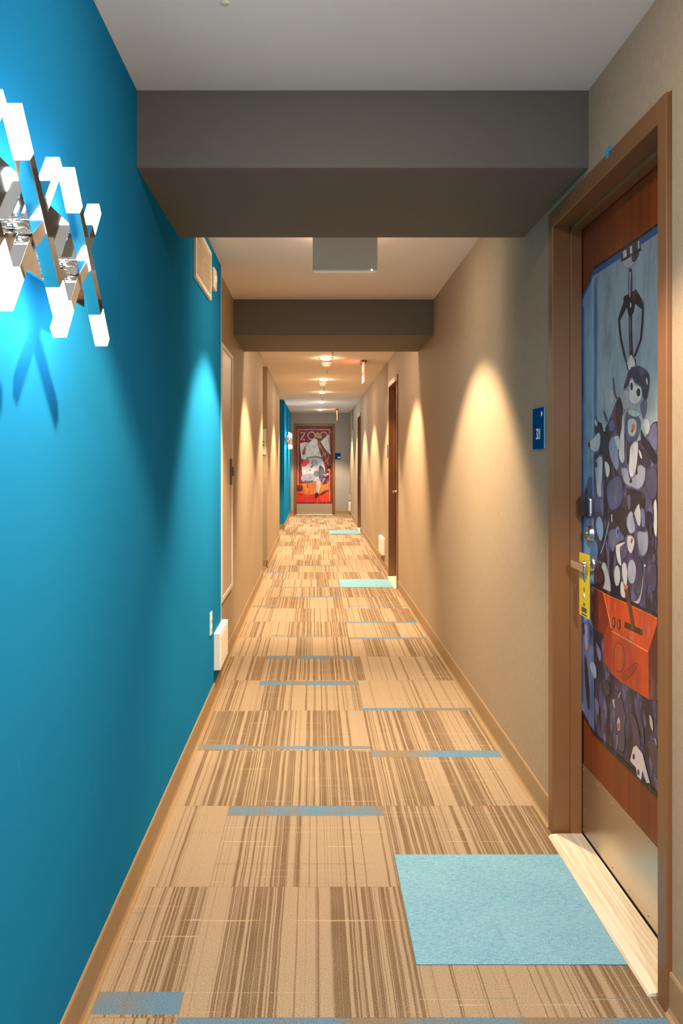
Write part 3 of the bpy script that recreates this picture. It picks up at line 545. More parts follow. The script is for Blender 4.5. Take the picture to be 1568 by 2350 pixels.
 (4,(196, 206, 216),[(2.7158,1.3083),(2.7047,1.3138),(2.6941,1.3173),(2.6842,1.3186),(2.6748,1.3178),(2.6661,1.315),(2.6597,1.3095),(2.6555,1.3012),(2.6537,1.2902),(2.6542,1.2765),(2.6554,1.2634),(2.6572,1.251),(2.6597,1.2392),(2.6628,1.2281),(2.6648,1.2177),(2.6656,1.208),(2.6652,1.1991),(2.6636,1.1909),(2.6653,1.1844),(2.6702,1.1798),(2.6784,1.1769),(2.69,1.1759),(2.6998,1.1779),(2.7077,1.1832),(2.7138,1.1916),(2.7179,1.2033),(2.7217,1.2153),(2.7252,1.2276),(2.7283,1.2402),(2.7311,1.2532),(2.7331,1.2646),(2.7342,1.2745),(2.7344,1.2828),(2.7337,1.2896),(2.7304,1.2961),(2.7244,1.3024)]),
 (5,(34, 28, 38),[(2.7089,1.2852),(2.7097,1.2813),(2.712,1.2779),(2.7154,1.2756),(2.7194,1.2748),(2.7235,1.2756),(2.7269,1.2778),(2.7293,1.2811),(2.7301,1.2851),(2.7293,1.2891),(2.7269,1.2925),(2.7235,1.2947),(2.7194,1.2955),(2.7154,1.2948),(2.712,1.2925),(2.7097,1.2892)]),
 (5,(50, 60, 80),[(2.7096,1.311),(2.7108,1.3069),(2.7142,1.3034),(2.7193,1.3011),(2.7254,1.3003),(2.7315,1.3011),(2.7367,1.3035),(2.7402,1.307),(2.7414,1.3112),(2.7402,1.3153),(2.7367,1.3189),(2.7315,1.3212),(2.7254,1.322),(2.7193,1.3211),(2.7142,1.3187),(2.7108,1.3152)]),
 (5,(214, 220, 226),[(2.6281,1.2979),(2.617,1.2952),(2.6079,1.2916),(2.6006,1.287),(2.5952,1.2816),(2.5916,1.2751),(2.5907,1.2686),(2.5926,1.2618),(2.5972,1.2549),(2.6046,1.2478),(2.6114,1.2438),(2.6174,1.2432),(2.6227,1.2458),(2.6273,1.2517),(2.6315,1.2587),(2.6351,1.2668),(2.6383,1.2761),(2.6409,1.2864),(2.6401,1.2935),(2.6358,1.2974)]),
 (3,(136, 162, 196),[(2.5991,1.3634),(2.5901,1.3696),(2.58,1.3741),(2.5689,1.377),(2.5568,1.3782),(2.5437,1.3778),(2.5327,1.3759),(2.5238,1.3725),(2.5169,1.3676),(2.5119,1.3612),(2.5095,1.3545),(2.5095,1.3475),(2.5119,1.3402),(2.5169,1.3324),(2.5195,1.3245),(2.5199,1.3164),(2.5179,1.3082),(2.5137,1.2998),(2.5119,1.2918),(2.5126,1.284),(2.5158,1.2764),(2.5215,1.269),(2.5286,1.2653),(2.5372,1.2652),(2.5473,1.2687),(2.559,1.276),(2.5693,1.2833),(2.5781,1.2908),(2.5856,1.2982),(2.5916,1.3057),(2.5968,1.3137),(2.6014,1.3221),(2.6052,1.3309),(2.6082,1.3401),(2.6082,1.3486),(2.6052,1.3564)]),
 (4,(206, 212, 222),[(2.5452,1.3765),(2.5322,1.3767),(2.5222,1.3752),(2.5151,1.3721),(2.5109,1.3674),(2.5095,1.3612),(2.5091,1.3548),(2.5098,1.3483),(2.5116,1.3417),(2.5144,1.335),(2.5179,1.3314),(2.5222,1.3309),(2.5272,1.3336),(2.5329,1.3394),(2.5387,1.3456),(2.5444,1.352),(2.5502,1.3587),(2.5561,1.3657),(2.5572,1.3711),(2.5535,1.3747)]),
 (4,(120, 150, 190),[(2.5882,1.3617),(2.586,1.3644),(2.5841,1.3647),(2.5826,1.3628),(2.5815,1.3586),(2.5807,1.3522),(2.5811,1.3461),(2.5826,1.3402),(2.5852,1.3346),(2.589,1.3293),(2.5925,1.3264),(2.5959,1.3259),(2.5991,1.3278),(2.6021,1.3322),(2.6035,1.3366),(2.6031,1.3412),(2.601,1.3459),(2.5972,1.3507),(2.5938,1.3549),(2.5908,1.3586)]),
 (4,(166, 168, 194),[(2.4806,1.2813),(2.4649,1.2815),(2.4526,1.2791),(2.4435,1.2744),(2.4377,1.2673),(2.4351,1.2577),(2.4301,1.2516),(2.4229,1.249),(2.4134,1.2499),(2.4017,1.2541),(2.3921,1.2592),(2.3843,1.2653),(2.3784,1.2723),(2.3743,1.2802),(2.3678,1.2857),(2.3587,1.289),(2.3473,1.2899),(2.3334,1.2885),(2.323,1.2859),(2.3159,1.2821),(2.3121,1.2771),(2.3115,1.2709),(2.3116,1.2645),(2.3124,1.2581),(2.3138,1.2514),(2.316,1.2447),(2.3201,1.2381),(2.3261,1.2317),(2.3341,1.2254),(2.3441,1.2192),(2.3554,1.2152),(2.368,1.2133),(2.3819,1.2135),(2.3972,1.2159),(2.4119,1.2182),(2.426,1.2202),(2.4394,1.222),(2.4521,1.2237),(2.463,1.2265),(2.4722,1.2306),(2.4796,1.2359),(2.4851,1.2424),(2.4899,1.2492),(2.4941,1.2561),(2.4976,1.2631),(2.5004,1.2703),(2.4984,1.2758),(2.4918,1.2795)]),
 (6,(34, 28, 38),[(2.3698,1.2674),(2.3704,1.2635),(2.3719,1.2602),(2.3742,1.2579),(2.3769,1.2571),(2.3796,1.2578),(2.3819,1.26),(2.3834,1.2633),(2.384,1.2673),(2.3834,1.2712),(2.3819,1.2745),(2.3796,1.2768),(2.3769,1.2776),(2.3742,1.2768),(2.3719,1.2746),(2.3704,1.2713)]),
 (6,(34, 28, 38),[(2.4102,1.2399),(2.4109,1.2372),(2.4132,1.2348),(2.4166,1.2331),(2.4206,1.2325),(2.4246,1.2329),(2.428,1.2344),(2.4303,1.2367),(2.4311,1.2394),(2.4303,1.2422),(2.428,1.2446),(2.4246,1.2463),(2.4206,1.2469),(2.4166,1.2464),(2.4132,1.245),(2.4109,1.2427)]),
 (5,(226, 226, 230),[(2.3571,1.3291),(2.3516,1.3252),(2.3471,1.3211),(2.3434,1.3168),(2.3406,1.3123),(2.3386,1.3077),(2.3384,1.3049),(2.3398,1.304),(2.343,1.3048),(2.3479,1.3075),(2.3523,1.311),(2.356,1.3153),(2.3591,1.3204),(2.3616,1.3263),(2.3621,1.3297),(2.3606,1.3306)]),
 (4,(62, 50, 66),[(2.3311,1.3312),(2.319,1.3263),(2.3082,1.3208),(2.2987,1.3147),(2.2905,1.3082),(2.2835,1.301),(2.2806,1.2947),(2.2817,1.289),(2.287,1.284),(2.2964,1.2796),(2.3058,1.2773),(2.3154,1.2769),(2.325,1.2787),(2.3347,1.2824),(2.3433,1.286),(2.3507,1.2894),(2.3568,1.2925),(2.3618,1.2954),(2.3643,1.3001),(2.3643,1.3065),(2.3618,1.3145),(2.3568,1.3243),(2.35,1.3303),(2.3414,1.3326)]),
 (3,(112, 112, 150),[(2.2736,1.3979),(2.2679,1.4003),(2.2619,1.402),(2.2556,1.4031),(2.2491,1.4036),(2.2423,1.4035),(2.2373,1.3982),(2.2339,1.3875),(2.2322,1.3715),(2.2322,1.3503),(2.2342,1.3349),(2.2381,1.3255),(2.244,1.3219),(2.2519,1.3243),(2.2593,1.3273),(2.2661,1.3309),(2.2725,1.3352),(2.2783,1.34),(2.2841,1.3442),(2.2899,1.3479),(2.2958,1.351),(2.3017,1.3535),(2.3044,1.3577),(2.3038,1.3637),(2.2999,1.3713),(2.2928,1.3806),(2.2861,1.3881),(2.2797,1.3939)]),
 (3,(84, 78, 110),[(2.2806,1.2838),(2.261,1.2858),(2.2465,1.2816),(2.237,1.2712),(2.2322,1.2548),(2.2322,1.2321),(2.235,1.2142),(2.2406,1.201),(2.2491,1.1925),(2.2604,1.1887),(2.2716,1.1882),(2.2826,1.1912),(2.2934,1.1977),(2.3041,1.2077),(2.3115,1.2189),(2.3157,1.2313),(2.3166,1.2447),(2.3142,1.2591),(2.3073,1.2705),(2.2961,1.2787)]),
 (4,(44, 34, 40),[(2.4407,1.2217),(2.4242,1.2188),(2.4067,1.2165),(2.3884,1.2149),(2.3693,1.214),(2.3494,1.2137),(2.334,1.2111),(2.3227,1.2063),(2.3157,1.1991),(2.3127,1.1897),(2.313,1.1801),(2.3166,1.1703),(2.3235,1.1603),(2.3338,1.15),(2.3508,1.1416),(2.3748,1.1351),(2.4063,1.1304),(2.4457,1.1276),(2.4756,1.1287),(2.4953,1.1338),(2.5042,1.1429),(2.5021,1.156),(2.4979,1.1673),(2.4917,1.1766),(2.4834,1.1841),(2.4731,1.1897),(2.4659,1.1956),(2.4619,1.2019),(2.4608,1.2086),(2.4629,1.2157),(2.4602,1.2202),(2.4527,1.2222)]),
 (4,(100, 96, 140),[(2.4404,1.1995),(2.4324,1.2003),(2.4265,1.1989),(2.4225,1.1953),(2.4206,1.1895),(2.4206,1.1815),(2.4212,1.1742),(2.4225,1.1676),(2.4245,1.1617),(2.4271,1.1566),(2.4304,1.1539),(2.4344,1.1536),(2.439,1.1559),(2.4444,1.1606),(2.4484,1.1661),(2.4511,1.1723),(2.4524,1.1792),(2.4524,1.1868),(2.4504,1.1927),(2.4464,1.197)]),
 (3,(84, 94, 136),[(2.5796,1.2477),(2.5502,1.2563),(2.5265,1.2593),(2.5081,1.257),(2.4948,1.2495),(2.4865,1.2367),(2.481,1.224),(2.4782,1.2113),(2.4782,1.1985),(2.481,1.1855),(2.4885,1.1736),(2.5011,1.1626),(2.5187,1.1525),(2.5415,1.1432),(2.5619,1.1387),(2.5796,1.1389),(2.5946,1.144),(2.6067,1.1541),(2.6158,1.1657),(2.6219,1.179),(2.625,1.1938),(2.625,1.2101),(2.6173,1.2246),(2.6021,1.2372)]),
 (4,(70, 110, 160),[(2.8345,1.1985),(2.8273,1.2064),(2.8202,1.2142),(2.8131,1.222),(2.8061,1.2298),(2.799,1.2375),(2.7916,1.2429),(2.7838,1.2459),(2.7756,1.2466),(2.767,1.2451),(2.7602,1.2396),(2.7551,1.2303),(2.7517,1.2172),(2.75,1.2001),(2.7488,1.1831),(2.7479,1.1661),(2.7475,1.149),(2.7475,1.1319),(2.7538,1.1187),(2.7666,1.1093),(2.786,1.1036),(2.8122,1.1018),(2.8318,1.1058),(2.8444,1.1159),(2.8498,1.1319),(2.848,1.1538),(2.8449,1.1722),(2.8403,1.1872)]),
 (5,(40, 50, 76),[(2.8054,1.1929),(2.8062,1.1884),(2.8087,1.1845),(2.8123,1.1819),(2.8167,1.1808),(2.821,1.1815),(2.8247,1.1839),(2.8272,1.1876),(2.828,1.192),(2.8272,1.1966),(2.8247,1.2004),(2.821,1.2031),(2.8167,1.2041),(2.8123,1.2034),(2.8087,1.201),(2.8062,1.1973)]),
 (4,(120, 160, 200),[(2.7799,1.3041),(2.7696,1.307),(2.7617,1.3063),(2.7562,1.302),(2.753,1.2941),(2.7521,1.2827),(2.7534,1.2737),(2.7568,1.2671),(2.7623,1.2629),(2.77,1.2611),(2.7767,1.2623),(2.7823,1.2665),(2.7868,1.2738),(2.7903,1.2842),(2.7903,1.2927),(2.7868,1.2994)]),
 (4,(44, 36, 46),[(2.6052,1.1367),(2.5841,1.1423),(2.5641,1.1472),(2.5452,1.1515),(2.5272,1.1552),(2.5102,1.1583),(2.4955,1.1597),(2.483,1.1597),(2.4727,1.1581),(2.4646,1.155),(2.4588,1.1505),(2.4554,1.1446),(2.4544,1.1373),(2.4558,1.1285),(2.4558,1.1195),(2.4544,1.1102),(2.4517,1.1006),(2.4477,1.0908),(2.4501,1.0805),(2.4588,1.0695),(2.4741,1.0578),(2.4962,1.0453),(2.5176,1.0359),(2.5383,1.0298),(2.5582,1.027),(2.5774,1.0277),(2.5923,1.032),(2.6029,1.0401),(2.609,1.0519),(2.6105,1.0674),(2.6131,1.0814),(2.617,1.0938),(2.6219,1.1047),(2.6281,1.114),(2.6273,1.1225),(2.6196,1.1301)]),
 (4,(98, 106, 146),[(2.5901,1.0845),(2.5752,1.089),(2.5597,1.0916),(2.5437,1.0923),(2.5272,1.0913),(2.5102,1.0886),(2.4958,1.0851),(2.4841,1.081),(2.4748,1.0762),(2.468,1.0707),(2.468,1.0652),(2.4748,1.0597),(2.4885,1.0541),(2.5095,1.0484),(2.5268,1.0419),(2.5405,1.0347),(2.5502,1.0268),(2.5561,1.0183),(2.5626,1.0132),(2.57,1.0116),(2.5781,1.0134),(2.5871,1.0189),(2.5946,1.0261),(2.6006,1.0352),(2.6052,1.0461),(2.6082,1.0587),(2.6067,1.0694),(2.6006,1.078)]),
 (5,(226, 226, 230),[(2.3835,1.1633),(2.3728,1.1711),(2.3646,1.1757),(2.3588,1.1772),(2.3555,1.1756),(2.3547,1.1711),(2.3534,1.1669),(2.3517,1.1632),(2.3497,1.16),(2.3472,1.1572),(2.3455,1.1526),(2.3446,1.1461),(2.3444,1.1378),(2.3451,1.1275),(2.3467,1.1196),(2.3494,1.114),(2.3532,1.1108),(2.358,1.1099),(2.3632,1.1109),(2.3688,1.1136),(2.3747,1.1182),(2.381,1.1246),(2.3864,1.1305),(2.3907,1.1359),(2.394,1.1408),(2.3963,1.1451),(2.3953,1.1503),(2.3911,1.1564)]),
 (5,(176, 190, 216),[(2.445,1.1381),(2.4394,1.1436),(2.4335,1.1478),(2.4273,1.1508),(2.4208,1.1526),(2.4141,1.1533),(2.4086,1.1523),(2.4044,1.1495),(2.4014,1.1451),(2.3997,1.139),(2.3975,1.1331),(2.3948,1.1275),(2.3915,1.1221),(2.3876,1.117),(2.3851,1.1118),(2.3838,1.1068),(2.3838,1.1017),(2.3851,1.0966),(2.3888,1.0923),(2.3948,1.0885),(2.4034,1.0854),(2.4144,1.0829),(2.4241,1.0825),(2.4325,1.0843),(2.4394,1.0882),(2.445,1.0943),(2.4493,1.1006),(2.4521,1.1069),(2.4535,1.1134),(2.4535,1.12),(2.4521,1.1264),(2.4493,1.1324)]),
 (5,(168, 172, 202),[(2.3528,1.1021),(2.3348,1.1012),(2.3206,1.1017),(2.3102,1.1035),(2.3034,1.1067),(2.3002,1.1113),(2.2974,1.1106),(2.2948,1.1046),(2.2926,1.0934),(2.2907,1.0769),(2.2922,1.0626),(2.297,1.0502),(2.3053,1.0397),(2.3169,1.0312),(2.328,1.0265),(2.3383,1.0258),(2.3479,1.0291),(2.3568,1.0363),(2.3642,1.0453),(2.3699,1.056),(2.3741,1.0683),(2.3766,1.0824),(2.3739,1.0927),(2.3659,1.0993)]),
 (5,(120, 120, 160),[(2.3365,1.1666),(2.328,1.1642),(2.3214,1.1595),(2.3166,1.1526),(2.3136,1.1435),(2.3124,1.1321),(2.3133,1.1229),(2.3163,1.116),(2.3214,1.1112),(2.3286,1.1087),(2.3346,1.1089),(2.3391,1.112),(2.3424,1.1178),(2.3442,1.1264),(2.3457,1.1347),(2.347,1.1429),(2.3479,1.1509),(2.3485,1.1586),(2.3468,1.1638),(2.3428,1.1665)]),
 (5,(34, 28, 38),[(2.2958,1.1599),(2.2829,1.1607),(2.2732,1.1576),(2.2666,1.1508),(2.263,1.1401),(2.2624,1.1256),(2.2633,1.1128),(2.2656,1.1016),(2.2693,1.092),(2.2745,1.0839),(2.2796,1.0799),(2.2845,1.0799),(2.2893,1.084),(2.294,1.0921),(2.2983,1.0993),(2.3021,1.1056),(2.3055,1.1111),(2.3085,1.1156),(2.3109,1.1213),(2.3127,1.1281),(2.3139,1.136),(2.3145,1.1451),(2.3117,1.1521),(2.3054,1.157)]),
 (6,(226, 226, 230),[(2.447,1.0756),(2.4428,1.0786),(2.4372,1.0806),(2.4303,1.0818),(2.4222,1.082),(2.4127,1.0812),(2.4049,1.0797),(2.3986,1.0775),(2.3938,1.0746),(2.3905,1.0709),(2.3888,1.0666),(2.3888,1.0617),(2.3905,1.0561),(2.3938,1.0498),(2.3973,1.044),(2.401,1.0386),(2.405,1.0337),(2.4091,1.0292),(2.414,1.0264),(2.4197,1.0253),(2.4262,1.0258),(2.4334,1.028),(2.4394,1.0321),(2.4442,1.0382),(2.4478,1.0462),(2.4501,1.0561),(2.4507,1.0643),(2.4497,1.0708)]),
 (6,(214, 84, 34),[(2.4189,1.0682),(2.415,1.072),(2.4116,1.0741),(2.4089,1.0748),(2.4068,1.0739),(2.4052,1.0714),(2.4048,1.0687),(2.4054,1.0657),(2.4072,1.0625),(2.41,1.059),(2.4128,1.0569),(2.4155,1.0562),(2.4182,1.057),(2.4208,1.0593),(2.4218,1.0619),(2.4212,1.0649)]),
 (6,(226, 226, 230),[(2.5379,1.0399),(2.5348,1.0415),(2.5281,1.0437),(2.518,1.0464),(2.5046,1.0496),(2.4879,1.0534),(2.4751,1.0558),(2.4661,1.0569),(2.4608,1.0568),(2.4591,1.0554),(2.4609,1.0534),(2.466,1.0507),(2.4744,1.0474),(2.4864,1.0433),(2.4955,1.0395),(2.5017,1.0359),(2.505,1.0325),(2.5053,1.0293),(2.5048,1.0251),(2.5036,1.0198),(2.5017,1.0134),(2.499,1.0059),(2.4968,0.9992),(2.4951,0.9932),(2.4938,0.9879),(2.493,0.9834),(2.4944,0.9806),(2.498,0.9797),(2.5039,0.9805),(2.512,0.9831),(2.5191,0.9866),(2.5252,0.9911),(2.5301,0.9965),(2.534,1.0029),(2.5371,1.0092),(2.5394,1.0155),(2.5409,1.0218),(2.5416,1.028),(2.5414,1.0331),(2.5401,1.0371)]),
 (6,(214, 214, 222),[(2.504,0.9501),(2.5059,0.9378),(2.5112,0.9267),(2.5193,0.9187),(2.5289,0.9148),(2.5386,0.9157),(2.5468,0.9214),(2.5524,0.9311),(2.5543,0.9431),(2.5524,0.9557),(2.5468,0.9668),(2.5386,0.9748),(2.5289,0.9785),(2.5193,0.9773),(2.5112,0.9715),(2.5059,0.9619)]),
 (6,(226, 226, 230),[(2.4782,0.9953),(2.47,0.9973),(2.463,0.9972),(2.4571,0.995),(2.4523,0.9907),(2.4487,0.9843),(2.4462,0.977),(2.4447,0.9687),(2.4443,0.9595),(2.445,0.9492),(2.4462,0.9407),(2.448,0.9338),(2.4504,0.9287),(2.4534,0.9252),(2.457,0.9233),(2.4613,0.9232),(2.4663,0.9247),(2.4721,0.9279),(2.477,0.9323),(2.4813,0.9379),(2.4848,0.9446),(2.4876,0.9524),(2.4896,0.9601),(2.4908,0.9675),(2.4913,0.9747),(2.491,0.9817),(2.4888,0.9875),(2.4845,0.992)]),
 (5,(186, 190, 212),[(2.3799,0.9793),(2.3824,0.9655),(2.3894,0.9531),(2.4001,0.9439),(2.4127,0.9393),(2.4256,0.9401),(2.4365,0.9462),(2.4439,0.9569),(2.4465,0.9703),(2.4439,0.9844),(2.4365,0.9971),(2.4256,1.0062),(2.4127,1.0104),(2.4001,1.0093),(2.3894,1.0029),(2.3824,0.9924)]),
 (5,(226, 226, 230),[(2.4979,0.9319),(2.4928,0.9366),(2.4878,0.9386),(2.4831,0.938),(2.4785,0.9348),(2.4741,0.929),(2.4701,0.9226),(2.4666,0.9155),(2.4635,0.9077),(2.4608,0.8992),(2.4616,0.8928),(2.4659,0.8885),(2.4738,0.8863),(2.4854,0.8862),(2.4943,0.8885),(2.5005,0.8933),(2.5039,0.9006),(2.5046,0.9103),(2.5039,0.9188),(2.5016,0.926)]),
 (5,(226, 226, 230),[(2.2519,1.1908),(2.2449,1.1963),(2.2395,1.1931),(2.2358,1.1815),(2.2336,1.1614),(2.2331,1.1327),(2.2338,1.1115),(2.2359,1.0977),(2.2393,1.0912),(2.244,1.0922),(2.2481,1.0945),(2.2516,1.0981),(2.2545,1.1031),(2.2568,1.1095),(2.2581,1.1161),(2.2586,1.1231),(2.2581,1.1304),(2.2568,1.138),(2.2562,1.1457),(2.2565,1.1536),(2.2576,1.1618),(2.2596,1.1701),(2.2593,1.1777),(2.2567,1.1846)]),
 (5,(84, 84, 124),[(2.4851,1.0341),(2.4741,1.0373),(2.4651,1.0383),(2.458,1.037),(2.4527,1.0335),(2.4494,1.0278),(2.4494,1.022),(2.4527,1.0163),(2.4595,1.0106),(2.4697,1.0048),(2.478,1.0012),(2.4846,0.9999),(2.4892,1.0009),(2.492,1.0042),(2.4944,1.0079),(2.4965,1.012),(2.4983,1.0166),(2.4997,1.0216),(2.4979,1.0262),(2.4931,1.0304)]),
 (5,(190, 192, 212),[(2.6653,0.9659),(2.6566,0.972),(2.648,0.9754),(2.6397,0.9761),(2.6315,0.9743),(2.6235,0.9698),(2.6156,0.9634),(2.6078,0.9549),(2.6002,0.9445),(2.5926,0.9321),(2.5869,0.9209),(2.5831,0.9109),(2.581,0.9021),(2.5807,0.8944),(2.5832,0.8886),(2.5886,0.8848),(2.5968,0.8829),(2.608,0.883),(2.619,0.8834),(2.6297,0.884),(2.6401,0.8849),(2.6503,0.886),(2.6562,0.8883),(2.6578,0.8916),(2.655,0.896),(2.6479,0.9015),(2.643,0.9073),(2.6403,0.9134),(2.6397,0.9199),(2.6413,0.9268),(2.6446,0.9332),(2.6497,0.9391),(2.6566,0.9445),(2.6653,0.9494),(2.6696,0.9546),(2.6696,0.9601)]),
 (4,(60, 44, 54),[(2.7241,0.9397),(2.7043,0.9468),(2.6877,0.9506),(2.674,0.9513),(2.6633,0.9488),(2.6554,0.9433),(2.6499,0.9371),(2.6468,0.9304),(2.646,0.9231),(2.6475,0.9152),(2.6534,0.9083),(2.6637,0.9024),(2.6784,0.8974),(2.6978,0.8934),(2.7142,0.8929),(2.7274,0.896),(2.7374,0.9028),(2.7441,0.9131),(2.7441,0.9228),(2.7374,0.9317)]),
 (5,(130, 166, 206),[(2.7158,1.109),(2.7073,1.1152),(2.6984,1.119),(2.6891,1.1204),(2.6796,1.1196),(2.6696,1.1163),(2.6615,1.1113),(2.655,1.1043),(2.6502,1.0955),(2.6471,1.0847),(2.6468,1.0741),(2.6493,1.0634),(2.6546,1.0528),(2.6628,1.0421),(2.6715,1.0364),(2.6806,1.0358),(2.6902,1.0403),(2.7002,1.0499),(2.7087,1.0594),(2.7154,1.0686),(2.7204,1.0776),(2.7237,1.0864),(2.7241,1.0945),(2.7214,1.1021)]),
 (5,(90, 132, 180),[(2.7636,1.0217),(2.7517,1.0338),(2.7398,1.04),(2.728,1.0406),(2.7161,1.0355),(2.7043,1.0249),(2.6976,1.0137),(2.696,1.0019),(2.6994,0.9893),(2.7079,0.976),(2.7172,0.9655),(2.7273,0.9577),(2.7382,0.9528),(2.75,0.9508),(2.7598,0.9527),(2.7675,0.9586),(2.773,0.9685),(2.7765,0.9825),(2.776,0.996),(2.7717,1.0091)]),
 (5,(140, 150, 190),[(2.6048,1.1047),(2.6231,1.0729),(2.6478,1.0313),(2.6795,0.9972),(2.671,0.9971),(2.6394,1.0314),(2.6147,1.073),(2.5965,1.1047)]),
 (6,(110, 130, 190),[(2.5085,1.0825),(2.5097,1.0759),(2.5131,1.07),(2.5183,1.0658),(2.5243,1.064),(2.5305,1.0647),(2.5357,1.068),(2.5392,1.0732),(2.5404,1.0797),(2.5392,1.0864),(2.5357,1.0923),(2.5305,1.0965),(2.5243,1.0983),(2.5183,1.0975),(2.5131,1.0942),(2.5097,1.0889)]),
 (6,(34, 28, 38),[(2.5164,1.0818),(2.5169,1.0789),(2.5184,1.0763),(2.5206,1.0745),(2.5232,1.0737),(2.5258,1.074),(2.528,1.0755),(2.5295,1.0778),(2.53,1.0806),(2.5295,1.0836),(2.528,1.0861),(2.5258,1.088),(2.5232,1.0887),(2.5206,1.0884),(2.5184,1.0869),(2.5169,1.0846)]),
 (6,(70, 80, 140),[(2.2703,0.9451),(2.2713,0.9405),(2.2741,0.9363),(2.2783,0.9331),(2.2833,0.9314),(2.2883,0.9315),(2.2925,0.9333),(2.2954,0.9367),(2.2964,0.9411),(2.2954,0.9457),(2.2925,0.95),(2.2883,0.9532),(2.2833,0.9548),(2.2783,0.9547),(2.2741,0.9528),(2.2713,0.9495)]),
 (6,(226, 226, 230),[(2.3097,1.006),(2.3102,1.0044),(2.3119,1.003),(2.3144,1.0018),(2.3173,1.0012),(2.3202,1.0011),(2.3227,1.0016),(2.3244,1.0026),(2.325,1.004),(2.3244,1.0056),(2.3227,1.007),(2.3202,1.0082),(2.3173,1.0088),(2.3144,1.0089),(2.3119,1.0084),(2.3102,1.0074)]),
 (5,(80, 70, 100),[(2.3606,1.0266),(2.3482,1.0227),(2.339,1.0145),(2.3329,1.0019),(2.3299,0.9851),(2.3299,0.9638),(2.3323,0.9463),(2.3372,0.9325),(2.3445,0.9224),(2.3544,0.9159),(2.3643,0.9118),(2.3743,0.9102),(2.3845,0.911),(2.3947,0.9143),(2.4008,0.9195),(2.4027,0.9267),(2.4005,0.9357),(2.394,0.9466),(2.3889,0.9591),(2.3851,0.9733),(2.3826,0.989),(2.3813,1.0065),(2.3772,1.0185),(2.3703,1.0253)]),
 (6,(206, 186, 202),[(2.3286,0.9771),(2.3272,0.9771),(2.3266,0.9742),(2.327,0.9685),(2.3283,0.96),(2.3305,0.9485),(2.3333,0.9372),(2.3368,0.9259),(2.3411,0.9146),(2.346,0.9033),(2.3531,0.895),(2.3626,0.8897),(2.3743,0.8874),(2.3885,0.8882),(2.3965,0.8894),(2.398,0.891),(2.3931,0.893),(2.3819,0.8954),(2.3722,0.8991),(2.3639,0.9042),(2.3571,0.9106),(2.3516,0.9183),(2.3468,0.9271),(2.3425,0.9368),(2.3387,0.9476),(2.3356,0.9595),(2.3328,0.9684),(2.3305,0.9742)]),
 (5,(74, 62, 96),[(2.2815,1.0188),(2.2624,1.0235),(2.2482,1.0217),(2.2387,1.0136),(2.2336,0.9992),(2.2331,0.9785),(2.2354,0.9618),(2.2408,0.9492),(2.2491,0.9405),(2.2604,0.9359),(2.2716,0.9339),(2.2826,0.9345),(2.2934,0.9377),(2.3041,0.9437),(2.3115,0.9519),(2.3157,0.9623),(2.3166,0.9749),(2.3142,0.9896),(2.3075,1.0018),(2.2965,1.0116)]),
 (6,(226, 226, 230),[(2.579,1.1309),(2.5707,1.1314),(2.5696,1.1081),(2.5778,1.1074)]),
 (6,(34, 28, 38),[(2.7679,0.888),(2.6006,0.8892),(2.4524,0.8882),(2.2322,0.8836),(2.2322,0.8753),(2.4524,0.8781),(2.6006,0.8784),(2.7679,0.88)]),
 (7,(140, 46, 16),[(2.7679,0.88),(2.6436,0.8737),(2.5826,0.7893),(2.5767,0.7756),(2.6436,0.744),(2.7408,0.7399),(2.7679,0.7711)]),
 (8,(110, 34, 14),[(2.7679,0.88),(2.7301,0.8789),(2.7301,0.7398),(2.7679,0.7711)]),
 (7,(232, 84, 24),[(2.6436,0.8741),(2.4524,0.8785),(2.2322,0.8756),(2.2322,0.8549),(2.24,0.8482),(2.2918,0.769),(2.5721,0.7683)]),
 (7,(214, 76, 22),[(2.5721,0.7676),(2.2918,0.7683),(2.2887,0.6388),(2.4958,0.6305),(2.5787,0.635)]),
 (8,(220, 88, 26),[(2.5176,0.7486),(2.4989,0.7498),(2.4843,0.7465),(2.4736,0.7387),(2.4668,0.7263),(2.4638,0.7095),(2.4646,0.6947),(2.4691,0.682),(2.4774,0.6712),(2.4897,0.6624),(2.5024,0.6563),(2.5156,0.6529),(2.5294,0.6522),(2.5438,0.6544),(2.5534,0.6616),(2.5583,0.6739),(2.5583,0.6913),(2.5534,0.7135),(2.545,0.7305),(2.533,0.7422)]),
 (8,(190, 64, 20),[(2.4729,0.6696),(2.4578,0.6779),(2.443,0.6862),(2.4283,0.6943),(2.4138,0.7024),(2.3994,0.7103),(2.3874,0.716),(2.3775,0.7195),(2.3698,0.7209),(2.3643,0.72),(2.3636,0.7164),(2.3678,0.71),(2.3768,0.7006),(2.3909,0.6883),(2.4051,0.677),(2.4195,0.6669),(2.4341,0.6579),(2.4489,0.6501),(2.4616,0.6453),(2.4721,0.6437),(2.4805,0.6451),(2.4866,0.6498),(2.4874,0.6555),(2.4828,0.6621)]),
 (7,(176, 52, 14),[(2.6435,0.745),(2.5986,0.7878),(2.5721,0.7683),(2.5774,0.6354),(2.6435,0.6576)]),
 (7,(104, 42, 14),[(2.2918,0.769),(2.24,0.8503),(2.2212,0.8785),(2.2212,0.6552),(2.2887,0.6383)]),
 (9,(255, 168, 110),[(2.5744,0.7666),(2.4259,0.7671),(2.2936,0.7671),(2.29,0.7705),(2.4219,0.7707),(2.5699,0.7704)]),
 (9,(255, 168, 110),[(2.6485,0.8726),(2.6133,0.822),(2.5789,0.7748),(2.572,0.7768),(2.6062,0.8238),(2.6412,0.8743)]),
 (9,(250, 140, 90),[(2.7558,0.8774),(2.602,0.874),(2.4579,0.8732),(2.4556,0.8754),(2.5993,0.8764),(2.7527,0.8799)]),
 (9,(250, 140, 90),[(2.406,0.8736),(2.3212,0.8738),(2.2332,0.8728),(2.2313,0.8748),(2.3192,0.8759),(2.4039,0.8758)]),
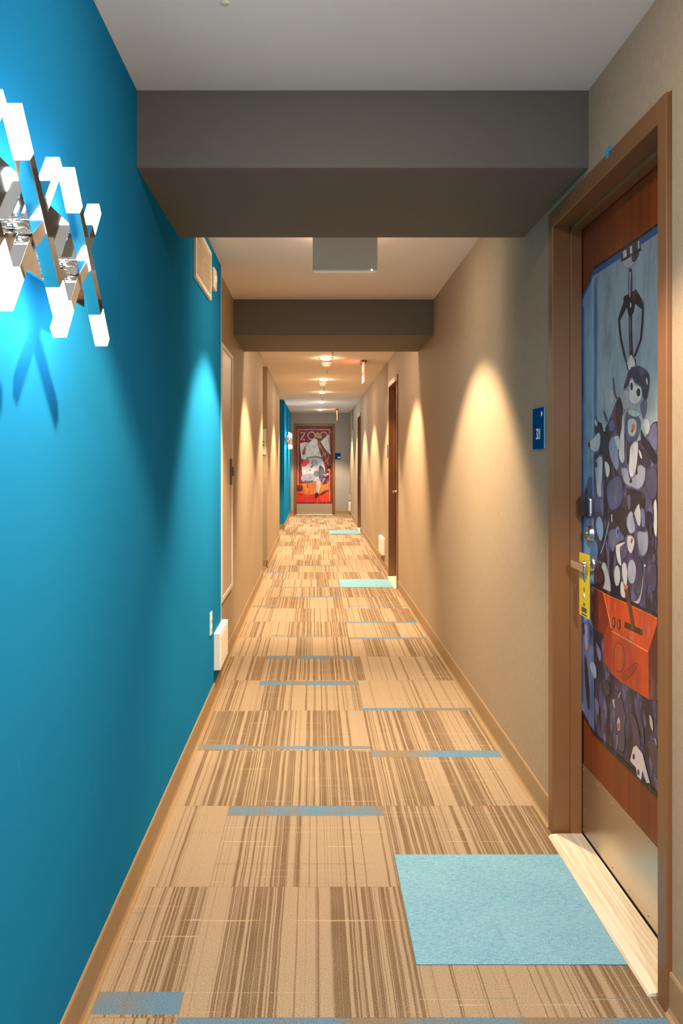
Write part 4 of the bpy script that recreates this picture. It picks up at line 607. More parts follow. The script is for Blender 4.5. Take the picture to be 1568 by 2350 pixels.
 (9,(74, 42, 22),[(2.4643,0.8199),(2.3323,0.8224),(2.3323,0.805),(2.4686,0.8017)]),
 (10,(98, 56, 26),[(2.4697,0.916),(2.4337,0.9277),(2.4195,0.8897),(2.3835,0.808),(2.405,0.8055),(2.4428,0.8737)]),
 (11,(220, 110, 60),[(2.4659,0.9256),(2.4605,0.9289),(2.4552,0.9311),(2.4499,0.932),(2.4448,0.9317),(2.4397,0.9302),(2.4372,0.9282),(2.4372,0.9258),(2.4397,0.923),(2.4448,0.9196),(2.4499,0.9175),(2.4552,0.9166),(2.4605,0.9168),(2.4659,0.9183),(2.4686,0.9202),(2.4686,0.9226)]),
 (9,(120, 40, 24),[(2.541,0.8028),(2.5421,0.7962),(2.5454,0.7901),(2.5503,0.7854),(2.5561,0.7829),(2.5619,0.7831),(2.5668,0.7858),(2.5702,0.7906),(2.5713,0.7969),(2.5702,0.8036),(2.5668,0.8098),(2.5619,0.8144),(2.5561,0.8168),(2.5503,0.8166),(2.5454,0.8139),(2.5421,0.8091)]),
 (10,(206, 120, 80),[(2.5502,0.801),(2.5508,0.7969),(2.5523,0.7932),(2.5545,0.7904),(2.5572,0.7891),(2.5599,0.7893),(2.5622,0.7912),(2.5637,0.7943),(2.5643,0.7983),(2.5637,0.8025),(2.5622,0.8062),(2.5599,0.8089),(2.5572,0.8103),(2.5545,0.81),(2.5523,0.8081),(2.5508,0.805)]),
 (9,(120, 40, 24),[(2.4973,0.8052),(2.4984,0.7986),(2.5015,0.7926),(2.5063,0.7881),(2.5119,0.7856),(2.5175,0.7858),(2.5223,0.7884),(2.5255,0.7932),(2.5266,0.7994),(2.5255,0.806),(2.5223,0.8121),(2.5175,0.8166),(2.5119,0.8189),(2.5063,0.8187),(2.5015,0.8161),(2.4984,0.8113)]),
 (10,(206, 120, 80),[(2.5062,0.8034),(2.5068,0.7993),(2.5082,0.7957),(2.5104,0.793),(2.513,0.7917),(2.5156,0.7919),(2.5178,0.7937),(2.5193,0.7968),(2.5198,0.8007),(2.5193,0.8048),(2.5178,0.8085),(2.5156,0.8112),(2.513,0.8125),(2.5104,0.8122),(2.5082,0.8104),(2.5068,0.8073)]),
 (4,(100, 120, 170),[(2.8575,0.7368),(2.8161,0.7579),(2.7471,0.7409),(2.7382,0.6497),(2.7382,0.4033),(2.7773,0.4134),(2.8478,0.4328),(2.8591,0.621)]),
 (5,(146, 160, 206),[(2.8269,0.7461),(2.8131,0.7475),(2.8017,0.7457),(2.7925,0.7408),(2.7855,0.7328),(2.7807,0.7216),(2.7792,0.7092),(2.7812,0.6954),(2.7864,0.6801),(2.7951,0.6635),(2.8038,0.6533),(2.8125,0.6496),(2.8212,0.6527),(2.8299,0.6624),(2.8367,0.6738),(2.8417,0.6871),(2.8448,0.7021),(2.846,0.7188),(2.8434,0.7318),(2.837,0.7409)]),
 (6,(34, 28, 38),[(2.8366,0.7331),(2.8374,0.729),(2.8394,0.7252),(2.8426,0.7223),(2.8462,0.7207),(2.8499,0.7208),(2.8531,0.7224),(2.8552,0.7254),(2.8559,0.7293),(2.8552,0.7334),(2.8531,0.7372),(2.8499,0.7401),(2.8462,0.7417),(2.8426,0.7416),(2.8394,0.7399),(2.8374,0.737)]),
 (6,(34, 28, 38),[(2.8303,0.7136),(2.8311,0.7084),(2.8335,0.7037),(2.8372,0.7001),(2.8414,0.6982),(2.8457,0.6983),(2.8494,0.7004),(2.8518,0.7041),(2.8527,0.709),(2.8518,0.7141),(2.8494,0.7189),(2.8457,0.7225),(2.8414,0.7243),(2.8372,0.7242),(2.8335,0.7221),(2.8311,0.7184)]),
 (6,(60, 74, 124),[(2.7561,0.7214),(2.7571,0.7169),(2.7601,0.7127),(2.7645,0.7093),(2.7697,0.7073),(2.775,0.7071),(2.7794,0.7085),(2.7824,0.7115),(2.7835,0.7156),(2.7824,0.7202),(2.7794,0.7244),(2.775,0.7278),(2.7697,0.7297),(2.7645,0.7299),(2.7601,0.7284),(2.7571,0.7254)]),
 (6,(220, 130, 120),[(2.8156,0.6762),(2.8126,0.6775),(2.8103,0.6772),(2.8087,0.6754),(2.8076,0.6719),(2.8073,0.6668),(2.8078,0.6623),(2.8093,0.6585),(2.8117,0.6552),(2.815,0.6525),(2.8175,0.6521),(2.8192,0.6539),(2.82,0.6581),(2.82,0.6646),(2.8193,0.6698),(2.8178,0.6737)]),
 (6,(30, 28, 50),[(2.8317,0.6337),(2.8241,0.6361),(2.8162,0.6299),(2.8077,0.6151),(2.7989,0.5919),(2.7896,0.5603),(2.7832,0.5325),(2.7795,0.5083),(2.7787,0.4876),(2.7806,0.4705),(2.784,0.4595),(2.789,0.4548),(2.7956,0.4564),(2.8037,0.4642),(2.8116,0.4796),(2.819,0.5027),(2.8261,0.5334),(2.8329,0.5719),(2.836,0.6016),(2.8356,0.6222)]),
 (7,(168, 182, 214),[(2.7745,0.6223),(2.7665,0.6287),(2.7581,0.6326),(2.7492,0.6341),(2.74,0.6332),(2.7304,0.6299),(2.7226,0.6254),(2.7168,0.6197),(2.7128,0.6128),(2.7106,0.6046),(2.7103,0.5972),(2.7118,0.5906),(2.7152,0.5847),(2.7205,0.5796),(2.7272,0.577),(2.7351,0.5771),(2.7444,0.5799),(2.7551,0.5853),(2.7641,0.5906),(2.7714,0.5957),(2.7769,0.6007),(2.7808,0.6054),(2.7816,0.6106),(2.7795,0.6163)]),
 (6,(80, 110, 168),[(2.7642,0.5626),(2.7555,0.5618),(2.7489,0.5525),(2.7442,0.5349),(2.7415,0.5089),(2.7408,0.4745),(2.7426,0.4511),(2.7471,0.4387),(2.7542,0.4372),(2.764,0.4469),(2.7713,0.4605),(2.7761,0.4782),(2.7783,0.4999),(2.7779,0.5255),(2.7754,0.5445),(2.7708,0.5569)]),
 (5,(140, 136, 168),[(2.7066,0.7044),(2.6936,0.6974),(2.6833,0.6909),(2.6757,0.685),(2.6706,0.6795),(2.6681,0.6746),(2.6673,0.6691),(2.668,0.6632),(2.6703,0.6566),(2.6741,0.6496),(2.6795,0.6463),(2.6862,0.6468),(2.6945,0.6511),(2.7042,0.6593),(2.712,0.6682),(2.7179,0.6778),(2.7217,0.688),(2.7236,0.6988),(2.7216,0.7052),(2.716,0.707)]),
 (5,(130, 124, 152),[(2.7188,0.5229),(2.7089,0.5214),(2.7009,0.5176),(2.6947,0.5117),(2.6903,0.5036),(2.6876,0.4933),(2.6872,0.4844),(2.6892,0.4771),(2.6935,0.4711),(2.7002,0.4666),(2.7068,0.4648),(2.7133,0.4659),(2.7198,0.4699),(2.7262,0.4767),(2.7309,0.4842),(2.7339,0.4924),(2.7351,0.5013),(2.7345,0.5109),(2.7316,0.5177),(2.7264,0.5217)]),
 (4,(66, 52, 66),[(2.6411,0.6042),(2.6239,0.6052),(2.6099,0.6035),(2.599,0.5992),(2.5911,0.5924),(2.5861,0.5831),(2.5853,0.5747),(2.5886,0.5673),(2.5961,0.5607),(2.6078,0.5549),(2.6184,0.5522),(2.6278,0.5526),(2.6359,0.556),(2.6428,0.5625),(2.6489,0.5694),(2.6541,0.5764),(2.6585,0.5838),(2.662,0.5914),(2.6602,0.5974),(2.6532,0.6017)]),
 (5,(86, 74, 98),[(2.5664,0.5884),(2.5583,0.5933),(2.5498,0.5967),(2.541,0.5985),(2.5318,0.5989),(2.5223,0.5978),(2.5135,0.5961),(2.5053,0.5939),(2.4977,0.5913),(2.4908,0.5881),(2.4849,0.5839),(2.4799,0.5788),(2.4759,0.5727),(2.4729,0.5657),(2.4691,0.5596),(2.4646,0.5544),(2.4593,0.5502),(2.4533,0.547),(2.4504,0.5425),(2.4504,0.5369),(2.4533,0.5301),(2.4593,0.522),(2.4631,0.5119),(2.4646,0.4998),(2.4638,0.4858),(2.4608,0.4698),(2.4603,0.4558),(2.4621,0.4435),(2.4665,0.4331),(2.4733,0.4245),(2.4816,0.4184),(2.4916,0.4148),(2.5032,0.4139),(2.5164,0.4155),(2.5265,0.4197),(2.5332,0.4264),(2.5366,0.4355),(2.5366,0.4472),(2.5362,0.4591),(2.5354,0.4713),(2.5342,0.4838),(2.5326,0.4965),(2.533,0.5071),(2.5354,0.5157),(2.5398,0.5222),(2.5462,0.5267),(2.5523,0.5315),(2.5582,0.5368),(2.5639,0.5425),(2.5693,0.5486),(2.5734,0.5546),(2.5763,0.5606),(2.5779,0.5665),(2.5782,0.5723),(2.5764,0.5779),(2.5724,0.5833)]),
 (6,(214, 206, 214),[(2.5636,0.5632),(2.5571,0.5644),(2.5525,0.5646),(2.5498,0.5636),(2.5489,0.5615),(2.5499,0.5583),(2.55,0.5545),(2.5493,0.55),(2.5477,0.5449),(2.5453,0.5392),(2.545,0.5357),(2.5467,0.5342),(2.5506,0.535),(2.5566,0.5379),(2.5615,0.5413),(2.5655,0.5451),(2.5685,0.5494),(2.5705,0.5541),(2.5703,0.558),(2.568,0.561)]),
 (6,(170, 160, 176),[(2.518,0.5838),(2.5128,0.5904),(2.5082,0.5954),(2.5042,0.5987),(2.5007,0.6003),(2.4977,0.6003),(2.4966,0.5989),(2.4973,0.5961),(2.4998,0.592),(2.5042,0.5864),(2.5084,0.582),(2.5124,0.5787),(2.5163,0.5765),(2.5201,0.5754),(2.5216,0.5762),(2.5209,0.579)]),
 (6,(34, 28, 38),[(2.55,0.575),(2.5508,0.5703),(2.553,0.5658),(2.5564,0.5623),(2.5604,0.5603),(2.5644,0.56),(2.5677,0.5616),(2.57,0.5648),(2.5708,0.5691),(2.57,0.5738),(2.5677,0.5783),(2.5644,0.5818),(2.5604,0.5838),(2.5564,0.584),(2.553,0.5824),(2.5508,0.5792)]),
 (6,(206, 196, 206),[(2.5263,0.5098),(2.5228,0.5155),(2.5191,0.5193),(2.5153,0.521),(2.5112,0.5208),(2.507,0.5187),(2.5041,0.5149),(2.5024,0.5094),(2.5019,0.5022),(2.5027,0.4933),(2.5046,0.4863),(2.5076,0.481),(2.5118,0.4774),(2.5171,0.4757),(2.5215,0.4761),(2.525,0.4788),(2.5275,0.4836),(2.5291,0.4906),(2.5294,0.4974),(2.5285,0.5037)]),
 (7,(196, 110, 70),[(2.5215,0.4991),(2.5187,0.5012),(2.516,0.5025),(2.5134,0.503),(2.5109,0.5028),(2.5086,0.5018),(2.507,0.5001),(2.5063,0.4978),(2.5063,0.4948),(2.507,0.4911),(2.5086,0.488),(2.5109,0.4855),(2.5141,0.4836),(2.518,0.4823),(2.521,0.4824),(2.5233,0.4837),(2.5246,0.4863),(2.5251,0.4902),(2.5247,0.4936),(2.5235,0.4966)]),
 (6,(196, 180, 190),[(2.5331,0.4588),(2.5312,0.4432),(2.5381,0.4153),(2.5324,0.4171),(2.5255,0.4451),(2.5274,0.4608)]),
 (6,(230, 212, 216),[(2.4239,0.4216),(2.4008,0.4675),(2.3782,0.4808),(2.3315,0.4722),(2.3102,0.4437),(2.2815,0.4104),(2.3049,0.4013),(2.3342,0.4241),(2.3418,0.3955),(2.3698,0.3955),(2.3793,0.4159),(2.4152,0.4181)]),
 (7,(34, 28, 38),[(2.3983,0.4493),(2.3948,0.4512),(2.3921,0.4513),(2.3901,0.4498),(2.389,0.4466),(2.3888,0.4418),(2.3896,0.438),(2.3916,0.4354),(2.3947,0.4339),(2.399,0.4334),(2.4021,0.434),(2.404,0.4355),(2.4048,0.438),(2.4043,0.4414),(2.4031,0.4445),(2.4011,0.4471)]),
 (7,(34, 28, 38),[(2.3538,0.4124),(2.3544,0.4086),(2.3561,0.4049),(2.3586,0.4019),(2.3615,0.4),(2.3645,0.3996),(2.367,0.4007),(2.3687,0.4032),(2.3693,0.4066),(2.3687,0.4105),(2.367,0.4142),(2.3645,0.4173),(2.3615,0.4191),(2.3586,0.4195),(2.3561,0.4183),(2.3544,0.4159)]),
 (5,(84, 70, 88),[(2.4138,0.5669),(2.3994,0.5652),(2.3872,0.5615),(2.377,0.556),(2.3688,0.5485),(2.3626,0.539),(2.357,0.5288),(2.3522,0.5177),(2.3481,0.5057),(2.3447,0.4928),(2.3452,0.4835),(2.3497,0.4777),(2.3581,0.4753),(2.3705,0.4763),(2.3819,0.4794),(2.3921,0.4844),(2.4012,0.4913),(2.4091,0.5003),(2.4159,0.5105),(2.4217,0.5219),(2.4264,0.5346),(2.4301,0.5485),(2.4292,0.5586),(2.4237,0.5647)]),
 (5,(80, 68, 84),[(2.3369,0.5626),(2.3315,0.5557),(2.3272,0.5482),(2.3238,0.5399),(2.3215,0.531),(2.3201,0.5213),(2.3203,0.5134),(2.322,0.5072),(2.3251,0.5028),(2.3298,0.5001),(2.3341,0.5007),(2.3378,0.5045),(2.341,0.5116),(2.3437,0.522),(2.3456,0.532),(2.3466,0.5416),(2.3468,0.5509),(2.3461,0.5597),(2.3442,0.5646),(2.3412,0.5656)]),
 (6,(206, 176, 186),[(2.2786,0.5985),(2.2725,0.5967),(2.2676,0.5929),(2.2638,0.5871),(2.2611,0.5793),(2.2594,0.5694),(2.2598,0.5629),(2.2621,0.5598),(2.2665,0.5601),(2.2729,0.5638),(2.278,0.5685),(2.2819,0.5743),(2.2844,0.5813),(2.2857,0.5892),(2.2852,0.5948),(2.2828,0.5979)]),
 (5,(84, 64, 76),[(2.286,0.5327),(2.2718,0.5349),(2.2594,0.5358),(2.2488,0.5356),(2.2397,0.5341),(2.2323,0.5316),(2.2267,0.5232),(2.2231,0.5092),(2.2212,0.4895),(2.2212,0.464),(2.2243,0.4469),(2.2304,0.4381),(2.2397,0.4377),(2.2522,0.4459),(2.2639,0.4564),(2.2747,0.4693),(2.2847,0.4847),(2.2938,0.5025),(2.297,0.5165),(2.2944,0.5266)]),
 (6,(180, 164, 180),[(2.25,0.5451),(2.2444,0.5459),(2.2402,0.545),(2.2374,0.5424),(2.236,0.538),(2.236,0.5318),(2.2374,0.5285),(2.2402,0.5281),(2.2444,0.5305),(2.25,0.5358),(2.2528,0.54),(2.2528,0.5431)]),
 (5,(90, 80, 104),[(2.6611,0.4985),(2.6524,0.5054),(2.6463,0.5066),(2.6428,0.5022),(2.642,0.4921),(2.6437,0.4764),(2.6441,0.4625),(2.6432,0.4503),(2.6411,0.4399),(2.6376,0.4314),(2.6368,0.4261),(2.6385,0.424),(2.6428,0.4251),(2.6498,0.4295),(2.6559,0.436),(2.6611,0.4447),(2.6655,0.4555),(2.669,0.4685),(2.6695,0.48),(2.6668,0.49)]),
]

printed('door_mural', MURAL, d1, lambda p, y: (yc-p[0], LD+y, p[1]), rects)
ZOO = [
 (2,(206, 46, 24),[(-0.428,0.5554),(0.3913,0.5341),(0.3913,0.2947),(-0.428,0.2947)]),
 (3,(214, 120, 40),[(-0.3907,0.7257),(-0.0077,0.7789),(0.3434,0.7895),(0.3434,0.598),(0.1626,0.5022),(-0.1673,0.4703),(-0.3907,0.5341)]),
 (3,(222, 140, 60),[(0.2078,0.6964),(0.2769,0.723),(0.3182,0.707),(0.3315,0.6485),(0.2942,0.598),(0.2064,0.5554),(0.1652,0.5714),(0.1705,0.6459)]),
 (3,(90, 26, 40),[(-0.3867,0.7097),(-0.3256,0.7203),(-0.2897,0.6937),(-0.279,0.6299),(-0.287,0.582),(-0.3136,0.5501),(-0.3495,0.5395),(-0.3947,0.5501),(-0.4173,0.5927),(-0.4173,0.6671)]),
 (3,(236, 64, 30),[(0.1466,0.4118),(0.1998,0.465),(0.2543,0.5049),(0.3102,0.5315),(0.3381,0.4889),(0.3381,0.3772),(0.2942,0.3187),(0.2064,0.3134),(0.1519,0.3293),(0.1306,0.3666)]),
 (3,(150, 30, 24),[(-0.3668,0.4969),(-0.3189,0.5075),(-0.303,0.4916),(-0.3189,0.449),(-0.3429,0.4437),(-0.3748,0.4756)]),
 (4,(100, 30, 30),[(0.1519,0.5049),(0.2583,0.574),(0.3142,0.5953),(0.3195,0.5687),(0.2716,0.5235),(0.1705,0.4597),(0.1147,0.4384),(0.104,0.4597)]),
 (3,(226, 140, 140),[(-0.4067,2.0216),(0.37,2.0216),(0.37,2.0429),(-0.4067,2.0429)]),
 (3,(226, 140, 140),[(-0.4056,2.0397),(-0.4056,0.7044),(-0.3844,0.7044),(-0.3844,2.0397)]),
 (3,(226, 140, 140),[(0.3488,2.0397),(0.3488,0.3213),(0.37,0.3213),(0.37,2.0397)]),
 (4,(226, 190, 190),[(-0.3429,1.944),(-0.2417,1.9586),(-0.345,1.7897),(-0.2258,1.7737),(-0.2258,1.8056),(-0.3131,1.7897),(-0.2099,1.9612),(-0.3429,1.9759)]),
 (4,(226, 190, 190),[(0.0041,1.8874),(0.0014,1.8659),(-0.0061,1.8477),(-0.0181,1.832),(-0.0338,1.82),(-0.052,1.8125),(-0.0715,1.8099),(-0.0911,1.8125),(-0.1093,1.82),(-0.125,1.832),(-0.137,1.8477),(-0.1445,1.8659),(-0.1471,1.8855),(-0.1445,1.905),(-0.137,1.9232),(-0.125,1.9389),(-0.1093,1.9509),(-0.0911,1.9584),(-0.0715,1.961),(-0.052,1.9584),(-0.0338,1.9509),(-0.0181,1.9389),(-0.0061,1.9232),(0.0014,1.905),(0.0041,1.8835),(0.0337,1.8874),(0.0302,1.9127),(0.0197,1.9381),(0.003,1.9599),(-0.0189,1.9767),(-0.0443,1.9872),(-0.0715,1.9908),(-0.0988,1.9872),(-0.1242,1.9767),(-0.146,1.9599),(-0.1628,1.9381),(-0.1733,1.9127),(-0.1769,1.8855),(-0.1733,1.8582),(-0.1628,1.8328),(-0.146,1.811),(-0.1242,1.7942),(-0.0988,1.7837),(-0.0715,1.7801),(-0.0443,1.7837),(-0.0189,1.7942),(0.003,1.811),(0.0197,1.8328),(0.0302,1.8582),(0.0337,1.8835)]),
 (4,(226, 190, 190),[(0.1465,1.8922),(0.1492,1.9034),(0.1531,1.9131),(0.1583,1.9221),(0.1646,1.9304),(0.1721,1.9376),(0.1805,1.9438),(0.1896,1.9488),(0.1994,1.9525),(0.2096,1.9548),(0.22,1.9557),(0.2304,1.9551),(0.2406,1.9531),(0.2505,1.9497),(0.2598,1.945),(0.2684,1.939),(0.276,1.932),(0.2826,1.9239),(0.2881,1.915),(0.2923,1.9055),(0.2951,1.8954),(0.2965,1.8851),(0.2964,1.8746),(0.2949,1.8643),(0.2917,1.8533),(0.3204,1.8451),(0.3241,1.8581),(0.3261,1.8725),(0.3262,1.887),(0.3242,1.9014),(0.3203,1.9154),(0.3145,1.9288),(0.3069,1.9412),(0.2977,1.9524),(0.287,1.9623),(0.2751,1.9706),(0.2621,1.9772),(0.2483,1.9819),(0.2341,1.9847),(0.2195,1.9855),(0.205,1.9842),(0.1909,1.981),(0.1773,1.9759),(0.1645,1.969),(0.1528,1.9603),(0.1424,1.9502),(0.1335,1.9387),(0.1263,1.926),(0.1208,1.9125),(0.1175,1.8994)]),
 (5,(232, 240, 250),[(-0.3482,1.7046),(-0.2205,1.7312),(-0.1354,1.7152),(-0.0077,1.8216),(0.0562,1.8056),(0.104,1.5769),(0.1679,1.3747),(0.0349,1.3854),(-0.1673,1.3428),(-0.3109,1.3162),(-0.3397,1.5556)]),
 (5,(224, 238, 248),[(0.1434,1.7471),(0.3168,1.9014),(0.3488,1.9067),(0.3328,1.7471),(0.3945,1.4386),(0.3115,1.4918),(0.2051,1.6407)]),
 (6,(126, 84, 116),[(-0.2168,1.646),(-0.2093,1.5716),(-0.2146,1.5051),(-0.2327,1.4465),(-0.2529,1.4186),(-0.2753,1.4213),(-0.2899,1.4426),(-0.2968,1.4825),(-0.2883,1.521),(-0.2644,1.5583),(-0.2444,1.6035),(-0.2285,1.6567)]),
 (6,(122, 58, 44),[(0.0562,1.8163),(0.12,1.7684),(0.2051,1.6194),(0.3115,1.4705),(0.3807,1.396),(0.37,1.1832),(0.2902,1.1832),(0.237,1.2577),(0.1838,1.3641),(0.12,1.513),(0.0774,1.7046)]),
 (6,(206, 178, 130),[(0.028,1.932),(0.0609,1.9613),(0.0907,1.9639),(0.1173,1.94),(0.1453,1.9147),(0.1745,1.8881),(0.1857,1.8575),(0.1788,1.8229),(0.1562,1.811),(0.1179,1.8216),(0.0828,1.8336),(0.0508,1.8469),(0.029,1.8695),(0.0173,1.9014)]),
 (7,(110, 100, 80),[(0.0966,1.8908),(0.0953,1.8826),(0.0916,1.8757),(0.0861,1.8711),(0.0796,1.8695),(0.073,1.8711),(0.0675,1.8757),(0.0638,1.8826),(0.0625,1.8908),(0.0638,1.8989),(0.0675,1.9058),(0.073,1.9104),(0.0796,1.9121),(0.0861,1.9104),(0.0916,1.9058),(0.0953,1.8989)]),
 (7,(120, 80, 60),[(0.0615,1.9528),(0.0402,1.9848),(0.0296,1.9777),(0.0508,1.9458)]),
 (7,(120, 80, 60),[(0.1046,1.9361),(0.1205,1.9734),(0.1088,1.9784),(0.0928,1.9412)]),
 (7,(230, 150, 120),[(0.0706,1.7655),(0.1346,1.6161),(0.1985,1.5097),(0.2515,1.3823),(0.3049,1.2756),(0.3182,1.2823),(0.2651,1.3884),(0.2118,1.5164),(0.1479,1.6228),(0.0843,1.7713)]),
 (7,(230, 150, 120),[(0.1794,1.3599),(0.2417,1.454),(0.2778,1.442),(0.2814,1.4564),(0.2324,1.4657),(0.167,1.3682)]),
 (7,(230, 150, 120),[(0.2416,1.2411),(0.3121,1.2956),(0.3607,1.3927),(0.3474,1.3993),(0.3003,1.3048),(0.2325,1.2529)]),
 (7,(230, 150, 120),[(0.129,1.6594),(0.1609,1.5743),(0.1748,1.5795),(0.1429,1.6646)]),
 (7,(230, 150, 120),[(0.0942,1.6348),(0.1368,1.6028),(0.1457,1.6148),(0.1032,1.6467)]),
 (7,(230, 150, 120),[(0.2616,1.4928),(0.2509,1.4183),(0.2657,1.4162),(0.2763,1.4907)]),
 (7,(230, 150, 120),[(0.3041,1.2892),(0.3094,1.1934),(0.3243,1.1942),(0.319,1.29)]),
 (6,(196, 208, 224),[(-0.2631,1.3242),(-0.1779,1.3508),(-0.0928,1.3681),(-0.0077,1.3761),(0.0721,1.3707),(0.1466,1.3521),(0.1977,1.3109),(0.2253,1.247),(0.2453,1.1805),(0.2575,1.1114),(0.2557,1.0369),(0.2397,0.9571),(0.2158,0.8906),(0.1838,0.8374),(0.1346,0.8081),(0.0681,0.8028),(0.0136,0.7895),(-0.029,0.7682),(-0.0928,0.7549),(-0.1779,0.7496),(-0.2484,0.7669),(-0.3043,0.8068),(-0.3229,0.8573),(-0.3043,0.9185),(-0.3003,0.981),(-0.3109,1.0449),(-0.3136,1.1353),(-0.3083,1.2524)]),
 (7,(160, 160, 190),[(-0.2657,0.9544),(-0.2072,0.9651),(-0.146,0.9757),(-0.0822,0.9864),(-0.0276,0.9651),(0.0176,0.9119),(0.0282,0.8587),(0.0043,0.8055),(-0.0609,0.7709),(-0.1673,0.7549),(-0.2511,0.7709),(-0.3123,0.8188),(-0.3309,0.8693),(-0.3069,0.9225)]),
 (7,(94, 92, 116),[(0.1147,1.1579),(0.1466,1.1712),(0.1825,1.1526),(0.2224,1.1021),(0.237,1.0289),(0.2264,0.9332),(0.2011,0.8653),(0.1612,0.8254),(0.128,0.8334),(0.1014,0.8893),(0.0907,0.9757),(0.0961,1.0928)]),
 (7,(200, 208, 222),[(-0.1407,1.1061),(-0.0237,1.122),(0.0402,1.0901),(0.0508,1.0103),(0.0083,0.9731),(-0.0875,0.9784),(-0.1513,1.0103),(-0.1833,1.0688)]),
 (7,(110, 120, 110),[(-0.1863,1.3398),(-0.0487,1.3631),(0.0755,1.3695),(0.19,1.3297),(0.199,1.3559),(0.0793,1.3969),(-0.0518,1.3906),(-0.1909,1.3671)]),
 (8,(224, 84, 84),[(-0.3202,1.2311),(-0.275,1.2843),(-0.2232,1.3175),(-0.1646,1.3308),(-0.1314,1.3175),(-0.1234,1.2776),(-0.1394,1.2297),(-0.1793,1.1739),(-0.2232,1.1446),(-0.271,1.142),(-0.3069,1.1566),(-0.3309,1.1885)]),
 (8,(140, 80, 130),[(-0.0928,1.1499),(-0.0503,1.1898),(-0.0252,1.1978),(-0.0178,1.1739),(-0.0311,1.1473),(-0.0651,1.118),(-0.0902,1.11),(-0.1061,1.1233)]),
 (8,(232, 232, 236),[(-0.295,1.146),(-0.2609,1.0981),(-0.2162,0.9491),(-0.2737,1.0236)]),
 (8,(96, 92, 110),[(-0.0811,1.0534),(-0.0832,1.0485),(-0.0892,1.0444),(-0.0982,1.0416),(-0.1088,1.0406),(-0.1194,1.0416),(-0.1283,1.0444),(-0.1343,1.0485),(-0.1364,1.0534),(-0.1343,1.0583),(-0.1283,1.0624),(-0.1194,1.0652),(-0.1088,1.0662),(-0.0982,1.0652),(-0.0892,1.0624),(-0.0832,1.0583)]),
 (8,(60, 60, 80),[(0.1551,1.1194),(0.1536,1.099),(0.1495,1.0817),(0.1433,1.0702),(0.136,1.0662),(0.1286,1.0702),(0.1224,1.0817),(0.1183,1.099),(0.1168,1.1194),(0.1183,1.1397),(0.1224,1.157),(0.1286,1.1685),(0.136,1.1726),(0.1433,1.1685),(0.1495,1.157),(0.1536,1.1397)]),
 (7,(150, 158, 180),[(-0.013,1.3029),(0.0615,1.2869),(0.0961,1.2524),(0.0907,1.1992),(0.0588,1.1672),(0.0003,1.1566),(-0.0449,1.1699),(-0.0769,1.2071),(-0.0822,1.247),(-0.0609,1.2896)]),
 (7,(120, 122, 148),[(0.0189,1.0449),(0.0721,1.0449),(0.0961,1.0076),(0.0907,0.9332),(0.0748,0.8932),(0.0482,0.8879),(0.0189,0.9039),(-0.013,0.9411),(-0.0237,0.981),(-0.013,1.0236)]),
 (8,(84, 84, 108),[(-0.2311,0.8134),(-0.1673,0.7975),(-0.1035,0.7975),(-0.0396,0.8134),(-0.0183,0.8055),(-0.0396,0.7735),(-0.0928,0.7544),(-0.1779,0.748),(-0.2311,0.764),(-0.2524,0.8023)]),
 (6,(188, 178, 192),[(0.0575,0.8666),(0.1027,0.8507),(0.136,0.8214),(0.1572,0.7789),(0.1626,0.7283),(0.1519,0.6698),(0.136,0.606),(0.1147,0.5368),(0.1,0.4863),(0.0921,0.4543),(0.0695,0.4251),(0.0322,0.3985),(0.0099,0.4118),(0.0024,0.465),(0.0077,0.5182),(0.0258,0.5714),(0.0349,0.6379),(0.0349,0.7177),(0.0349,0.7868),(0.0349,0.8454)]),
 (8,(40, 26, 22),[(0.0104,0.4876),(0.0338,0.5222),(0.0599,0.5275),(0.0886,0.5036),(0.0998,0.4756),(0.0934,0.4437),(0.0737,0.4078),(0.0407,0.3679),(0.0178,0.3785),(0.0051,0.4397)]),
 (7,(150, 140, 170),[(0.1998,0.8427),(0.2317,0.9065),(0.2596,0.9491),(0.2836,0.9704),(0.2969,0.9677),(0.2995,0.9411),(0.2849,0.8986),(0.253,0.84),(0.2291,0.7975),(0.2131,0.7709),(0.1998,0.7709),(0.1892,0.7975)]),
 (6,(70, 50, 84),[(0.2424,0.84),(0.2743,0.856),(0.2969,0.8321),(0.3102,0.7682),(0.2836,0.7283),(0.2171,0.7124),(0.1945,0.7363),(0.2158,0.8001)]),
 (7,(110, 30, 40),[(-0.179,0.7357),(-0.1737,0.6399),(-0.1503,0.6412),(-0.1556,0.737)]),
]

printed('door_mural', ZOO, d4, lambda p, y: (p[0], LD+y, p[1]), [(0, (126, 34, 44), R(-.436, .436, .2545, 2.102))])

# ------------------------------------------------------------------ mats
def mat_thing(yc, x0, x1, d, label):
    m = MB(); m.box(-(x1-x0)/2, (x1-x0)/2, -d/2, d/2, 0, .004, .0015, 1)
    return tag(m.obj('door_mat', M['mat'], loc=((x0+x1)/2, yc, 0)), label, 'mat', 'light blue inset door mats')
mat_thing(2.427, .262, .806, .592, 'large light blue mat at the nearest door')
mat_thing(8.74, .262, .806, .56, 'light blue mat in front of the middle door on the right')
mat_thing(14.95, .262, .82, .70, 'pale blue mat farthest away, by the last right door')

# ------------------------------------------------------------------ door hanger on the lever of door 1
hg = thing('door_hanger', (XR+LD-.0555, DOORS[0]+.243, .964), 'yellow card hanger hanging from the lever of the nearest door', 'door hanger')
